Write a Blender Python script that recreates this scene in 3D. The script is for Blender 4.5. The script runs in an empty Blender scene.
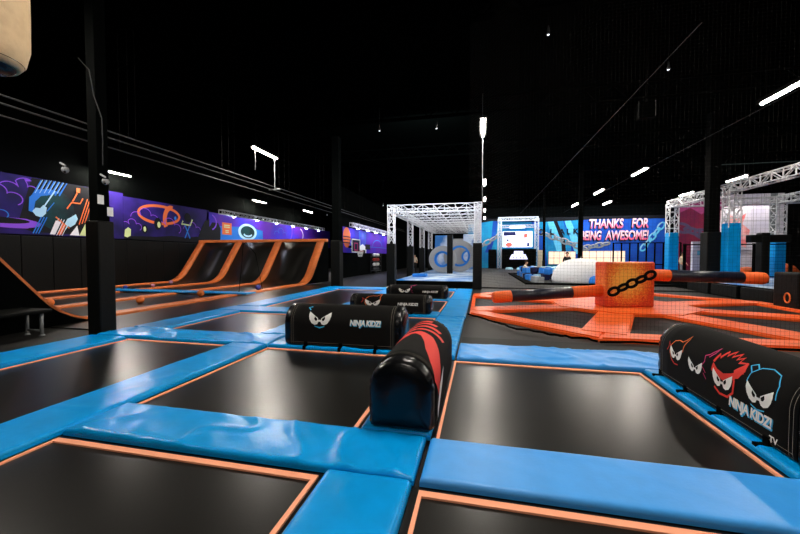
import bpy, bmesh, math, random
from mathutils import Vector, Matrix, noise
from mathutils.geometry import tessellate_polygon
R = random.Random(7)
scn = bpy.context.scene
COL = scn.collection
PI = math.pi
rad = math.radians

# ------------------------------------------------------------------ materials
def s2l(c):
    f = lambda v: v/12.92 if v <= .04045 else ((v+.055)/1.055)**2.4
    return (f(c[0]/255), f(c[1]/255), f(c[2]/255), 1)

def mat(name, rgb, rough=.5, spec=.5, metal=0, emit=0, noise_amt=0, nscale=8, bump=0, bscale=30, coat=0, rgb2=None, lin=False):
    m = bpy.data.materials.new(name); m.use_nodes = True
    nt = m.node_tree; b = nt.nodes['Principled BSDF']
    c = tuple(rgb)+(1,) if lin else s2l(rgb)
    b.inputs['Base Color'].default_value = c
    b.inputs['Roughness'].default_value = rough
    b.inputs['Specular IOR Level'].default_value = spec
    b.inputs['Metallic'].default_value = metal
    b.inputs['Coat Weight'].default_value = coat
    if emit:
        b.inputs['Emission Color'].default_value = c
        b.inputs['Emission Strength'].default_value = emit
    if noise_amt or rgb2 or bump:
        tc = nt.nodes.new('ShaderNodeTexCoord')
    if noise_amt or rgb2:
        n = nt.nodes.new('ShaderNodeTexNoise'); n.inputs['Scale'].default_value = nscale; n.inputs['Detail'].default_value = 4
        nt.links.new(tc.outputs['Object'], n.inputs['Vector'])
        mx = nt.nodes.new('ShaderNodeMix'); mx.data_type = 'RGBA'
        c2 = s2l(rgb2) if rgb2 else tuple(v*(1-noise_amt) for v in c[:3])+(1,)
        mx.inputs['A'].default_value = c; mx.inputs['B'].default_value = c2
        rp = nt.nodes.new('ShaderNodeMapRange'); rp.inputs['From Min'].default_value = .38; rp.inputs['From Max'].default_value = .62
        nt.links.new(n.outputs['Fac'], rp.inputs['Value'])
        nt.links.new(rp.outputs['Result'], mx.inputs['Factor'])
        nt.links.new(mx.outputs['Result'], b.inputs['Base Color'])
        if emit: nt.links.new(mx.outputs['Result'], b.inputs['Emission Color'])
    if bump:
        n2 = nt.nodes.new('ShaderNodeTexNoise'); n2.inputs['Scale'].default_value = bscale; n2.inputs['Detail'].default_value = 3
        nt.links.new(tc.outputs['Object'], n2.inputs['Vector'])
        bp = nt.nodes.new('ShaderNodeBump'); bp.inputs['Strength'].default_value = bump; bp.inputs['Distance'].default_value = .02
        nt.links.new(n2.outputs['Fac'], bp.inputs['Height'])
        nt.links.new(bp.outputs['Normal'], b.inputs['Normal'])
    return m

M = {}
M['blue'] = mat('blue_vinyl', (0,146,222), .3, .2, noise_amt=.12, nscale=3, bump=.12, bscale=9)
M['blue_sheen'] = mat('blue_vinyl_sheen', (50,150,232), .45, .5, noise_amt=.06, nscale=6, bump=.06, bscale=40)  # same blue vinyl, paler: sheen of the lamps put into the colour
M['orange_edge'] = mat('salmon_webbing', (248,166,130), .6, .2)
M['bed'] = mat('woven_black_mat', (25,24,22), .285, .27, noise_amt=.35, nscale=90)
M['arena'] = mat('arena_black_mat', (12,12,12), .6, .15, noise_amt=.3, nscale=40)
M['floor'] = mat('dark_floor', (25,24,23), .6, .25, noise_amt=.25, nscale=2.5, bump=.1, bscale=80)
M['ceiling'] = mat('black_ceiling', (.0006,.0009,.0008), 1, 0, lin=True)
M['black'] = mat('matte_black', (.0012,.0016,.0015), .9, .02, lin=True)
M['blackpad'] = mat('black_vinyl_pad', (7,8,7), .5, .12, bump=.2, bscale=14)
M['gloss'] = mat('gloss_black_vinyl', (6,7,10), .27, .4, bump=.12, bscale=12)
M['fabric'] = mat('charcoal_fabric', (19,18,17), .85, .1, noise_amt=.2, nscale=300, bump=.1, bscale=400)
M['white'] = mat('white_print', (232,232,230), .6, .3)
M['cyan_print'] = mat('cyan_print', (60,175,225), .6, .3)
M['red_print'] = mat('red_print', (205,48,38), .65, .3)
M['orange_print'] = mat('orange_print', (225,110,50), .65, .3)
M['pink_print'] = mat('magenta_print', (190,50,110), .65, .3)
M['black_print'] = mat('black_print', (10,10,10), .8, .1)
M['stitch'] = mat('pale_thread', (120,116,108), .8, .1)
M['orange'] = mat('orange_vinyl', (243,98,34), .45, .25, noise_amt=.12, nscale=4, bump=.3, bscale=8)
M['orange_ramp'] = mat('orange_ramp_vinyl', (214,112,52), .5, .4, noise_amt=.15, nscale=4, bump=.1, bscale=14)
M['orange_flat'] = mat('orange_foam', (240,104,40), .55, .3)
M['navy'] = mat('navy_vinyl', (20,26,44), .35, .5)
M['steel'] = mat('galvanised_tube', (130,133,136), .5, .4, metal=.3)
M['alu'] = mat('aluminium_truss', (196,198,204), .5, .3, metal=.2)
M['conduit'] = mat('pale_conduit', (62,63,63), .5, .3)
M['rod'] = mat('black_rod', (8,8,8), .8, .1)
M['beige'] = mat('cream_canvas', (196,170,134), .7, .3, noise_amt=.12, nscale=9, bump=.4, bscale=16)
M['tube'] = mat('lamp_tube', (255,246,232), .5, 0, emit=1)
M['tube'].node_tree.nodes['Principled BSDF'].inputs['Emission Strength'].default_value = 330
M['led'] = mat('led_lens', (225,235,255), .5, 0, emit=1)
M['led'].node_tree.nodes['Principled BSDF'].inputs['Emission Strength'].default_value = 90
M['speck'] = mat('small_lamp_glass', (235,245,255), .5, 0, emit=1.2)
M['white_vinyl'] = mat('white_vinyl', (226,226,228), .5, .4, bump=.1, bscale=5)
M['red'] = mat('red_rubber', (190,50,36), .5, .4)
M['ballorange'] = mat('orange_ball_rubber', (226,116,50), .55, .4)
M['ballblue'] = mat('blue_ball_rubber', (50,60,150), .5, .4)
M['ballpink'] = mat('pink_ball_rubber', (170,120,150), .5, .4)
M['grey'] = mat('grey_vinyl', (150,152,155), .6, .3)
M['dkgrey'] = mat('dark_grey_paint', (60,62,64), .6, .3)
M['skin'] = mat('skin', (196,146,118), .6, .3)
M['hair'] = mat('dark_hair', (40,28,20), .7, .3)
M['cream'] = mat('cream_cloth', (205,190,165), .8, .2)
M['blackcloth'] = mat('black_cloth', (24,24,26), .85, .2)
M['greycloth'] = mat('grey_cloth', (110,112,120), .85, .2)
M['whitecloth'] = mat('white_cloth', (225,222,220), .8, .2)
M['net'] = mat('black_net_cord', (22,22,21), .7, .2)
# mural paints
M['m_purple'] = mat('purple_night_paint', (48,26,122), .7, .2, nscale=.45, rgb2=(20,16,66))
M['m_blue'] = mat('violet_blue_paint', (52,44,190), .7, .2, nscale=.5, rgb2=(92,36,170))
M['m_navy'] = mat('navy_paint', (20,24,60), .7, .2)
M['m_black'] = mat('black_paint', (8,10,16), .7, .2)
M['m_teal'] = mat('dark_teal_paint', (8,62,64), .7, .2, nscale=.8, rgb2=(6,24,30))
M['m_sky'] = mat('bright_blue_paint', (40,120,210), .7, .2)
M['m_pale'] = mat('pale_blue_paint', (170,215,235), .7, .2)
M['m_violet'] = mat('violet_line_paint', (140,80,220), .7, .2)
M['m_rosered'] = mat('rose_letter_paint', (214,96,128), .7, .2)
M['m_mauve'] = mat('mauve_paint', (112,46,84), .75, .05)
M['m_magenta'] = mat('magenta_paint', (170,50,170), .7, .2)
M['m_orange'] = mat('orange_paint', (226,112,58), .7, .2)
M['m_white'] = mat('white_paint', (230,232,235), .7, .2)
M['m_green'] = mat('pale_green_paint', (200,215,150), .7, .2)
M['m_wallblue'] = mat('cyan_wall_paint', (24,140,182), .75, .2, nscale=.5, rgb2=(16,108,164))
M['m_deep'] = mat('deep_blue_paint', (16,60,150), .75, .2, nscale=.4, rgb2=(24,84,176))
M['m_light'] = mat('light_cyan_paint', (96,186,220), .75, .2)
M['m_pink'] = mat('pink_letter_paint', (250,196,200), .7, .2)
M['m_maroon'] = mat('maroon_pink_paint', (92,26,44), .75, .05, nscale=.6, rgb2=(72,22,46))
M['m_chain'] = mat('chain_grey_paint', (120,126,128), .7, .2)
M['m_chaindk'] = mat('chain_dark_paint', (52,44,70), .7, .2)
M['m_offwhite'] = mat('offwhite_panel', (222,216,222), .7, .2, nscale=.5, rgb2=(190,186,205))
M['m_rose'] = mat('rose_splash_paint', (226,120,120), .7, .2, nscale=1.5, rgb2=(240,200,200))
M['lilac_glow'] = mat('lilac_backlit_sign', (205,205,245), .6, .1, emit=1.0)
M['lit_panel'] = mat('warm_lit_panel', (255,214,180), .6, .1, emit=.55)
M['screen_pale'] = mat('screen_pale', (230,225,240), .5, .1, emit=1.6, nscale=1.2, rgb2=(190,200,235))
M['screen_red'] = mat('screen_red', (225,80,70), .5, .1, emit=1.2)
M['screen_dark'] = mat('screen_dark', (30,34,70), .5, .1, emit=1.0)
M['print_floor'] = mat('blue_white_print_vinyl', (36,120,196), .4, .5, nscale=.9, rgb2=(214,228,240))
M['print_block'] = mat('blue_white_print_block', (40,120,200), .5, .4, nscale=.8, rgb2=(200,215,235))

def cube_mat():
    m = bpy.data.materials.new('orange_speckled_print'); m.use_nodes = True
    nt = m.node_tree; b = nt.nodes['Principled BSDF']; b.inputs['Roughness'].default_value = .5
    tc = nt.nodes.new('ShaderNodeTexCoord')
    mp = nt.nodes.new('ShaderNodeMapping'); mp.inputs['Location'].default_value = (.12,.25,-.95)
    mp.inputs['Scale'].default_value = (1.25,.35,1.25)
    nt.links.new(tc.outputs['Object'], mp.inputs['Vector'])
    g = nt.nodes.new('ShaderNodeTexGradient'); g.gradient_type = 'SPHERICAL'
    nt.links.new(mp.outputs['Vector'], g.inputs['Vector'])
    n = nt.nodes.new('ShaderNodeTexNoise'); n.inputs['Scale'].default_value = 34; n.inputs['Detail'].default_value = 1
    nt.links.new(tc.outputs['Object'], n.inputs['Vector'])
    ad = nt.nodes.new('ShaderNodeMath'); ad.operation = 'MULTIPLY_ADD'; ad.inputs[1].default_value = .95; 
    sb = nt.nodes.new('ShaderNodeMath'); sb.operation = 'SUBTRACT'; sb.inputs[1].default_value = .5
    nt.links.new(n.outputs['Fac'], sb.inputs[0]); nt.links.new(sb.outputs[0], ad.inputs[0]); nt.links.new(g.outputs['Fac'], ad.inputs[2])
    cr = nt.nodes.new('ShaderNodeValToRGB')
    cr.color_ramp.elements[0].color = s2l((206,58,30)); cr.color_ramp.elements[0].position = .02
    cr.color_ramp.elements[1].color = s2l((252,196,84)); cr.color_ramp.elements[1].position = .7
    e = cr.color_ramp.elements.new(.3); e.color = s2l((236,120,40))
    nt.links.new(ad.outputs[0], cr.inputs['Fac']); nt.links.new(cr.outputs['Color'], b.inputs['Base Color'])
    return m
M['cube'] = cube_mat()

def tile_mat():
    m = mat('black_rubber_tile', (52,50,48), .65, .2, noise_amt=.3, nscale=3)
    nt = m.node_tree; b = nt.nodes['Principled BSDF']
    br = nt.nodes.new('ShaderNodeTexBrick'); br.offset = 0
    br.inputs['Scale'].default_value = 1; br.inputs['Mortar Size'].default_value = .03
    br.inputs['Brick Width'].default_value = 1; br.inputs['Row Height'].default_value = 1
    br.inputs['Color1'].default_value = s2l((44,42,40)); br.inputs['Color2'].default_value = s2l((38,36,35)); br.inputs['Mortar'].default_value = s2l((18,18,18))
    tc = nt.nodes.new('ShaderNodeTexCoord'); nt.links.new(tc.outputs['Object'], br.inputs['Vector'])
    nt.links.new(br.outputs['Color'], b.inputs['Base Color'])
    return m
M['tile'] = tile_mat()

# ------------------------------------------------------------------ helpers
def link(o, parent=None):
    COL.objects.link(o)
    if parent: o.parent = parent
    return o
def obj(name, bm, mats, parent=None, smooth=False, loc=None):
    me = bpy.data.meshes.new(name); bm.to_mesh(me); bm.free()
    for m in (mats if isinstance(mats, (list, tuple)) else [mats]):
        me.materials.append(M[m] if isinstance(m, str) else m)
    if smooth:
        for p in me.polygons: p.use_smooth = True
    o = bpy.data.objects.new(name, me)
    if loc: o.location = loc
    return link(o, parent)
def thing(name, label, cat, loc=(0,0,0), rz=0, group=None):
    o = bpy.data.objects.new(name, None); o.location = loc; o.rotation_euler = (0,0,rz)
    o.empty_display_size = .1
    COL.objects.link(o); return tag(o, label, cat, group)
def tag(o, label, cat, group=None, kind=None):
    o['label'] = label; o['category'] = cat
    if group: o['group'] = group
    if kind: o['kind'] = kind
    return o
def struct(name, bm, mats, label=None):
    o = obj(name, bm, mats); o['kind'] = 'structure'
    if label: o['label'] = label
    return o
def dup(root, label=None, loc=None, group=None):
    r = root.copy(); COL.objects.link(r)
    if loc: r.location = loc
    if label: r['label'] = label
    if group: r['group'] = group
    for ch in list(root.children):
        c = ch.copy(); COL.objects.link(c); c.parent = r
        for g in ch.children:
            d = g.copy(); COL.objects.link(d); d.parent = c
    return r
def NB(): return bmesh.new()
def box(bm, x0,x1,y0,y1,z0,z1, mi=0):
    v = [bm.verts.new(p) for p in ((x0,y0,z0),(x1,y0,z0),(x1,y1,z0),(x0,y1,z0),(x0,y0,z1),(x1,y0,z1),(x1,y1,z1),(x0,y1,z1))]
    for f in ((3,2,1,0),(4,5,6,7),(0,1,5,4),(1,2,6,5),(2,3,7,6),(3,0,4,7)):
        bm.faces.new([v[i] for i in f]).material_index = mi
    return bm
def bbox(x0,x1,y0,y1,z0,z1, bev=.02, seg=2):
    bm = box(NB(), x0,x1,y0,y1,z0,z1)
    bmesh.ops.bevel(bm, geom=bm.edges[:], offset=bev, segments=seg, affect='EDGES', profile=.5)
    return bm
def tube(bm, p0, p1, r, n=6, mi=0, r1=None):
    p0, p1 = Vector(p0), Vector(p1); d = (p1-p0)
    if d.length < 1e-6: return bm
    d.normalize(); a = d.orthogonal().normalized(); b = d.cross(a); r1 = r if r1 is None else r1
    A = [bm.verts.new(p0+(a*math.cos(2*PI*i/n)+b*math.sin(2*PI*i/n))*r) for i in range(n)]
    B = [bm.verts.new(p1+(a*math.cos(2*PI*i/n)+b*math.sin(2*PI*i/n))*r1) for i in range(n)]
    for i in range(n):
        f = bm.faces.new((A[i],A[(i+1)%n],B[(i+1)%n],B[i])); f.material_index = mi; f.smooth = n > 6
    bm.faces.new(A[::-1]).material_index = mi; bm.faces.new(B).material_index = mi
    return bm
def path(bm, pts, r, n=6, mi=0):
    for a, b in zip(pts, pts[1:]): tube(bm, a, b, r, n, mi)
    return bm
def lathe(bm, prof, n=24, c=(0,0,0), mi=0, squash=(1,1)):
    rings = []
    for (r, z) in prof:
        rings.append([bm.verts.new((c[0]+r*squash[0]*math.cos(2*PI*i/n), c[1]+r*squash[1]*math.sin(2*PI*i/n), c[2]+z)) for i in range(n)])
    for A, B in zip(rings, rings[1:]):
        for i in range(n):
            f = bm.faces.new((A[i],A[(i+1)%n],B[(i+1)%n],B[i])); f.material_index = mi; f.smooth = True
    bm.faces.new(rings[0][::-1]).material_index = mi; bm.faces.new(rings[-1]).material_index = mi
    return bm
def ball(bm, c, r, mi=0, n=16):
    t = bmesh.ops.create_uvsphere(bm, u_segments=n, v_segments=n//2, radius=r, matrix=Matrix.Translation(c))
    for v in t['verts']:
        for f in v.link_faces: f.material_index = mi; f.smooth = True
    return bm
def prism(bm, pts, z0, z1, mi=0):
    A = [bm.verts.new((x,y,z0)) for x,y in pts]; B = [bm.verts.new((x,y,z1)) for x,y in pts]; n = len(pts)
    bm.faces.new(A[::-1]).material_index = mi; bm.faces.new(B).material_index = mi
    for i in range(n): bm.faces.new((A[i],A[(i+1)%n],B[(i+1)%n],B[i])).material_index = mi
    return bm
# flat artwork: polygons in (u,v) carried onto a surface by mapf(u,v)
def poly_tris(pts):
    return [[pts[i] for i in t] for t in tessellate_polygon([[Vector((p[0],p[1],0)) for p in pts]])]
def stroke(pts, w, taper=False, closed=False):
    out = []; n = len(pts); q = []
    for i, p in enumerate(pts):
        a = pts[(i-1) % n] if (closed or i) else p; b = pts[(i+1) % n] if (closed or i < n-1) else p
        d = Vector((b[0]-a[0], b[1]-a[1])); d = d.normalized() if d.length else Vector((1,0)); nn = Vector((-d.y, d.x))
        h = w*.5*(1 if not taper else max(.12, math.sin(PI*(i+.5)/n)))
        q.append(((p[0]+nn.x*h, p[1]+nn.y*h), (p[0]-nn.x*h, p[1]-nn.y*h)))
    for i in range(n if closed else n-1):
        (a0,a1),(b0,b1) = q[i], q[(i+1) % n]; out.append([a0,a1,b1]); out.append([a0,b1,b0])
    return out
def arc(cx, cy, rx, ry, a0, a1, n=20):
    return [(cx+rx*math.cos(rad(a0+(a1-a0)*i/n)), cy+ry*math.sin(rad(a0+(a1-a0)*i/n))) for i in range(n+1)]
def ell(cx, cy, rx, ry, n=20): return arc(cx, cy, rx, ry, 0, 360, n)[:-1]
_tc = {}
def text_tris(s, size=1, offset=0, shear=0, spacing=1):
    k = (s, offset, shear, spacing)
    if k not in _tc:
        cu = bpy.data.curves.new('lettering_source', 'FONT'); cu.body = s; cu.size = 1; cu.offset = offset; cu.shear = shear
        cu.space_character = spacing; cu.resolution_u = 4; cu.align_x = 'CENTER'
        o = bpy.data.objects.new('lettering_source', cu); COL.objects.link(o)
        dg = bpy.context.evaluated_depsgraph_get(); dg.update()
        me = bpy.data.meshes.new_from_object(o.evaluated_get(dg))
        t = []
        for p in me.polygons:
            vs = [tuple(me.vertices[i].co[:2]) for i in p.vertices]
            for i in range(1, len(vs)-1): t.append([vs[0], vs[i], vs[i+1]])
        bpy.data.objects.remove(o); bpy.data.meshes.remove(me); bpy.data.curves.remove(cu)
        _tc[k] = t
    return [[(x*size, y*size) for x, y in t] for t in _tc[k]]
def xf(tris, dx=0, dy=0, sx=1, sy=1, rot=0):
    c, s = math.cos(rot), math.sin(rot)
    return [[(dx+(x*sx)*c-(y*sy)*s, dy+(x*sx)*s+(y*sy)*c) for x, y in t] for t in tris]
def decal(bm, tris, mapf, mi=0, maxe=None):
    todo = list(tris)
    if maxe:
        out = []
        while todo:
            t = todo.pop(); e = [math.dist(t[i], t[(i+1)%3]) for i in range(3)]; k = e.index(max(e))
            if e[k] > maxe and len(out) < 60000:
                a, b, c = t[k], t[(k+1)%3], t[(k+2)%3]; m = ((a[0]+b[0])/2, (a[1]+b[1])/2)
                todo += [[a, m, c], [m, b, c]]
            else: out.append(t)
        todo = out
    for t in todo:
        try: bm.faces.new([bm.verts.new(mapf(*p)) for p in t]).material_index = mi
        except ValueError: pass
    return bm
def plane_map(o, U, V, N):
    o, U, V, N = Vector(o), Vector(U), Vector(V), Vector(N)
    return lambda off: (lambda u, v: o+U*u+V*v+N*off)

# ------------------------------------------------------------------ camera
cam = bpy.data.objects.new('camera', bpy.data.cameras.new('camera')); COL.objects.link(cam)
cam.data.lens = 16; cam.data.sensor_width = 36; cam.data.clip_start = .05; cam.data.clip_end = 200
cam.location = (0,0,1.5); cam.rotation_euler = (rad(90)-math.atan(11/355.6), 0, math.atan(80/355.6))
scn.camera = cam

# ------------------------------------------------------------------ room shell
WX, EX, BY, FY, CH = -18.8, 30, 47, -7, 7.6
struct('floor', box(NB(), WX-.3, EX+.3, FY-.3, BY+.3, -.3, -.085), 'floor')
bm = NB()
box(bm, WX-.3, EX+.3, FY-.3, BY+.3, CH, CH+.2)
struct('ceiling', bm, 'ceiling')
struct('wall_left', box(NB(), WX-.3, WX, FY-.3, BY+.3, -.085, CH), 'black')
struct('wall_right', box(NB(), EX, EX+.3, FY-.3, BY+.3, -.085, CH), 'black')
struct('wall_back', box(NB(), WX, EX, BY, BY+.3, -.085, CH), 'black')
struct('wall_front', box(NB(), WX, EX, FY-.3, FY, -.085, CH), 'black')
struct('wall_court', box(NB(), -9.75, -9.55, 23.6, BY, -.085, CH-1.2), 'black')
for i in range(8):
    bm = NB(); y = 3+i*5.6
    box(bm, WX, EX, y-.09, y+.09, CH-.08, CH); box(bm, WX, EX, y-.09, y+.09, CH-.62, CH-.55)
    for k in range(48):
        x = WX+k*(EX-WX)/48; w = (EX-WX)/48
        tube(bm, (x,y,CH-.05), (x+w/2,y,CH-.58), .025, 4); tube(bm, (x+w/2,y,CH-.58), (x+w,y,CH-.05), .025, 4)
    o = struct('trim_%d' % (i+1), bm, 'ceiling', 'black open web roof joist under the ceiling')

# ------------------------------------------------------------------ blue frame pads
def grid_axis(a, b, step):
    L = b-a; e = [0,.006,.016,.032,.06]
    if L < .2: e = [0,.006,.02]
    n = max(1, int((L-2*e[-1])/step)); mid = [e[-1]+(L-2*e[-1])*i/n for i in range(1, n)]
    return [a+t for t in e+mid]+[b-t for t in e[::-1]]
def pad_bm(x0,x1,y0,y1, th=.06, z1=0, wr=.006, seed=0, step=.09):
    bm = NB(); X = grid_axis(x0,x1,step); Y = grid_axis(y0,y1,step); r = .03; G = []
    for y in Y:
        row = []
        for x in X:
            def drop(e): return 0 if e >= r else r-math.sqrt(max(0, r*r-(r-e)**2))
            d = min(r, drop(min(x-x0,x1-x))+drop(min(y-y0,y1-y)))
            e = min(x-x0,x1-x,y-y0,y1-y)
            nz = noise.noise(Vector((x*2.3+seed*7, y*2.3, seed)))*.6+noise.noise(Vector(((x+y)*5+seed, (x-y)*1.7, 3)))*.5
            rg = max(0, 1-abs(noise.noise(Vector((x*1.3+y*2.1+seed*3.1, y*1.2-x*.9, seed*1.7))))*5)
            w = wr*(nz*(1.3 if e < .2 else .7)+1.1*rg*rg)*min(1, e/.03)
            row.append(bm.verts.new((x,y,z1-d+w)))
        G.append(row)
    for j in range(len(Y)-1):
        for i in range(len(X)-1):
            bm.faces.new((G[j][i],G[j][i+1],G[j+1][i+1],G[j+1][i])).smooth = True
    rim = [G[0][i] for i in range(len(X))]+[G[j][-1] for j in range(1,len(Y))]+[G[-1][i] for i in range(len(X)-2,-1,-1)]+[G[j][0] for j in range(len(Y)-2,0,-1)]
    low = [bm.verts.new((v.co.x,v.co.y,z1-th)) for v in rim]; n = len(rim)
    for i in range(n): bm.faces.new((rim[(i+1)%n],rim[i],low[i],low[(i+1)%n]))
    bm.faces.new(low)
    return bm
PADG = 'blue frame pads of the main court'
pads = [ # x0,x1,y0,y1, material, wrinkle, label
 (-3.53,-.43,2.33,2.92,'blue',.015,'blue vinyl pad in the foreground crossing in front of the nearest bolster'),
 (-.39,4.6,2.33,2.90,'blue_sheen',.003,'smooth blue pad with painted-in sheen running out of the bottom right corner'),
 (-1.05,-.44,.4,2.31,'blue',.006,'short blue pad leaving the bottom edge of the picture near the middle'),
 (-1.02,-.40,2.94,5.32,'blue',.004,'blue pad lying under the red printed bolster'),
 (-1.02,-.36,5.34,8.86,'blue',.018,'blue centre aisle pad just behind the red printed bolster'),
 (-1.02,-.34,8.9,12.24,'blue',.008,'blue centre aisle pad beside the second smallest bolster'),
 (-1.02,-.32,12.28,16.5,'blue',.008,'farthest blue centre aisle pad reaching toward the metal truss platform'),
 (-4.21,-3.56,-2.5,5.37,'blue',.006,'long blue pad running in from the left edge below the black column'),
 (-7.28,-6.47,-1.0,5.33,'blue',.006,'leftmost blue pad running from the left edge to the foot of the black column'),
 (-7.26,-3.55,5.40,6.12,'blue',.021,'wrinkled blue cross pad right of the black column foot'),
 (-3.52,-1.05,5.40,6.12,'blue',.014,'blue cross pad under the big bolster with white eyes'),
 (-.33,2.75,5.32,6.2,'blue_sheen',.022,'wrinkled blue cross pad with painted-in sheen in front of the orange ring netting'),
 (2.14,2.9,2.94,5.30,'blue',.004,'blue pad under the four faced bolster at right'),
 (-4.21,-3.58,6.15,8.62,'blue',.018,'short blue pad passing behind the left end of the big eyed bolster'),
 (-7.26,-6.47,6.15,8.60,'blue',.006,'blue pad section behind the black column beside the orange lanes'),
 (-7.28,-3.56,8.64,9.42,'blue',.008,'narrow blue cross pad in the third row left of the bolsters'),
 (-3.54,-1.04,8.86,9.56,'blue',.006,'blue cross pad under the second smallest bolster'),
 (-7.26,-6.47,9.45,15.6,'blue',.006,'blue pad along the left court edge leading to the far ramp corner'),
 (-4.21,-3.58,9.45,15.6,'blue',.006,'blue lengthwise pad seen left of the smallest bolster'),
 (-3.54,-1.04,12.22,12.92,'blue',.006,'blue cross pad under the smallest farthest bolster'),
 (-7.28,-1.04,15.64,16.5,'blue',.006,'farthest blue cross pad below the metal truss platform'),
]
for i,(x0,x1,y0,y1,m,w,l) in enumerate(pads):
    tag(obj('frame_pad', pad_bm(x0,x1,y0,y1,.06,0,w,i, .035 if y0 < 6 else .12), m), l, 'pad', PADG)

# ------------------------------------------------------------------ trampoline beds
def bed(x0,x1,y0,y1,label):
    o = obj('trampoline_bed', box(NB(), x0,x1,y0,y1,-.085,-.066), 'bed'); tag(o, label, 'trampoline', 'black trampoline beds of the main court')
    bm = NB(); g, w = .045, .058
    a0,a1,b0,b1 = x0+g,x1-g,y0+g,y1-g; zz = (-.066,-.052)
    box(bm,a0,a1,b0-.02,b0+.01,*zz); box(bm,a0,a1,b1-w,b1,*zz); box(bm,a0,a0+w*.45,b0+.01,b1-w,*zz); box(bm,a1-w*.6,a1,b0+.01,b1-w,*zz)
    e = obj('edge_strip', bm, 'orange_edge', o); e['label'] = 'salmon orange webbing strip'
    return o
for b in [
 (-3.56,-1.06,-.9,2.33,'black trampoline bed at the bottom left corner of the picture'),
 (-.43,4.6,-.3,2.33,'black trampoline bed at the bottom edge right of centre'),
 (-3.55,-1.03,2.92,5.40,'black trampoline bed between the red printed bolster and the long left pad'),
 (-.40,2.14,2.90,5.32,'black trampoline bed between the red printed bolster and the four faced bolster'),
 (-6.47,-4.22,-2.5,5.40,'long black trampoline bed in front of the column at left'),
 (-6.47,-4.22,6.12,8.64,'black trampoline bed right of the column in the second row'),
 (-3.57,-1.03,6.12,8.86,'black trampoline bed behind the big eyed bolster'),
 (-6.47,-4.22,9.42,15.64,'black trampoline bed in the far left of the court by the ramp'),
 (-3.57,-1.03,9.56,12.22,'black trampoline bed between the two small bolsters'),
 (-3.57,-1.03,12.92,15.64,'black trampoline bed behind the smallest bolster'),
 ]: bed(*b)
obj('floor_mat', box(NB(), -.32,3.4,6.24,6.9,-.085,-.06), 'arena')
tag(bpy.data.objects['floor_mat'], 'dark mat strip between the sheen toned cross pad and the netting', 'mat')
tag(obj('walkway_mat', box(NB(), -9.2,-7.3,5.9,17.3,-.085,-.055), 'bed'), 'dark grey walkway mat beside the orange lanes at left', 'mat')

# ------------------------------------------------------------------ bolsters
BW, BS, BT = .285, .36, .66
def profile(grow=0, n=28):
    w, t = BW+grow, BT+grow
    p = [(-w+.045,0),(-w+.012,.012),(-w,.045)]+[(-w, .045+(BS-.045)*i/5) for i in range(1,6)]
    p += [(-w*math.cos(PI*i/n), BS+(t-BS)*math.sin(PI*i/n)) for i in range(1,n)]
    p += [(w, .045+(BS-.045)*(5-i)/5) for i in range(0,6)]+[(w-.012,.012),(w-.045,0)]
    return p
def wrapper(grow):
    p = profile(grow, 60); cum = [0]
    for a, b in zip(p, p[1:]): cum.append(cum[-1]+math.dist(a,b))
    def at(v):
        v = min(max(v,0), cum[-1]-1e-6); lo, hi = 0, len(cum)-1
        while hi-lo > 1:
            m = (lo+hi)//2
            if cum[m] <= v: lo = m
            else: hi = m
        t = (v-cum[lo])/(cum[hi]-cum[lo]); return p[lo][0]+(p[hi][0]-p[lo][0])*t, p[lo][1]+(p[hi][1]-p[lo][1])*t
    return at, cum[-1]
def wmap(grow):
    at, _ = wrapper(grow)
    def f(u, v):
        x, z = at(v); return Vector((x, -u, z))       # u runs to the reader's right on the -X side
    return f
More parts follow.
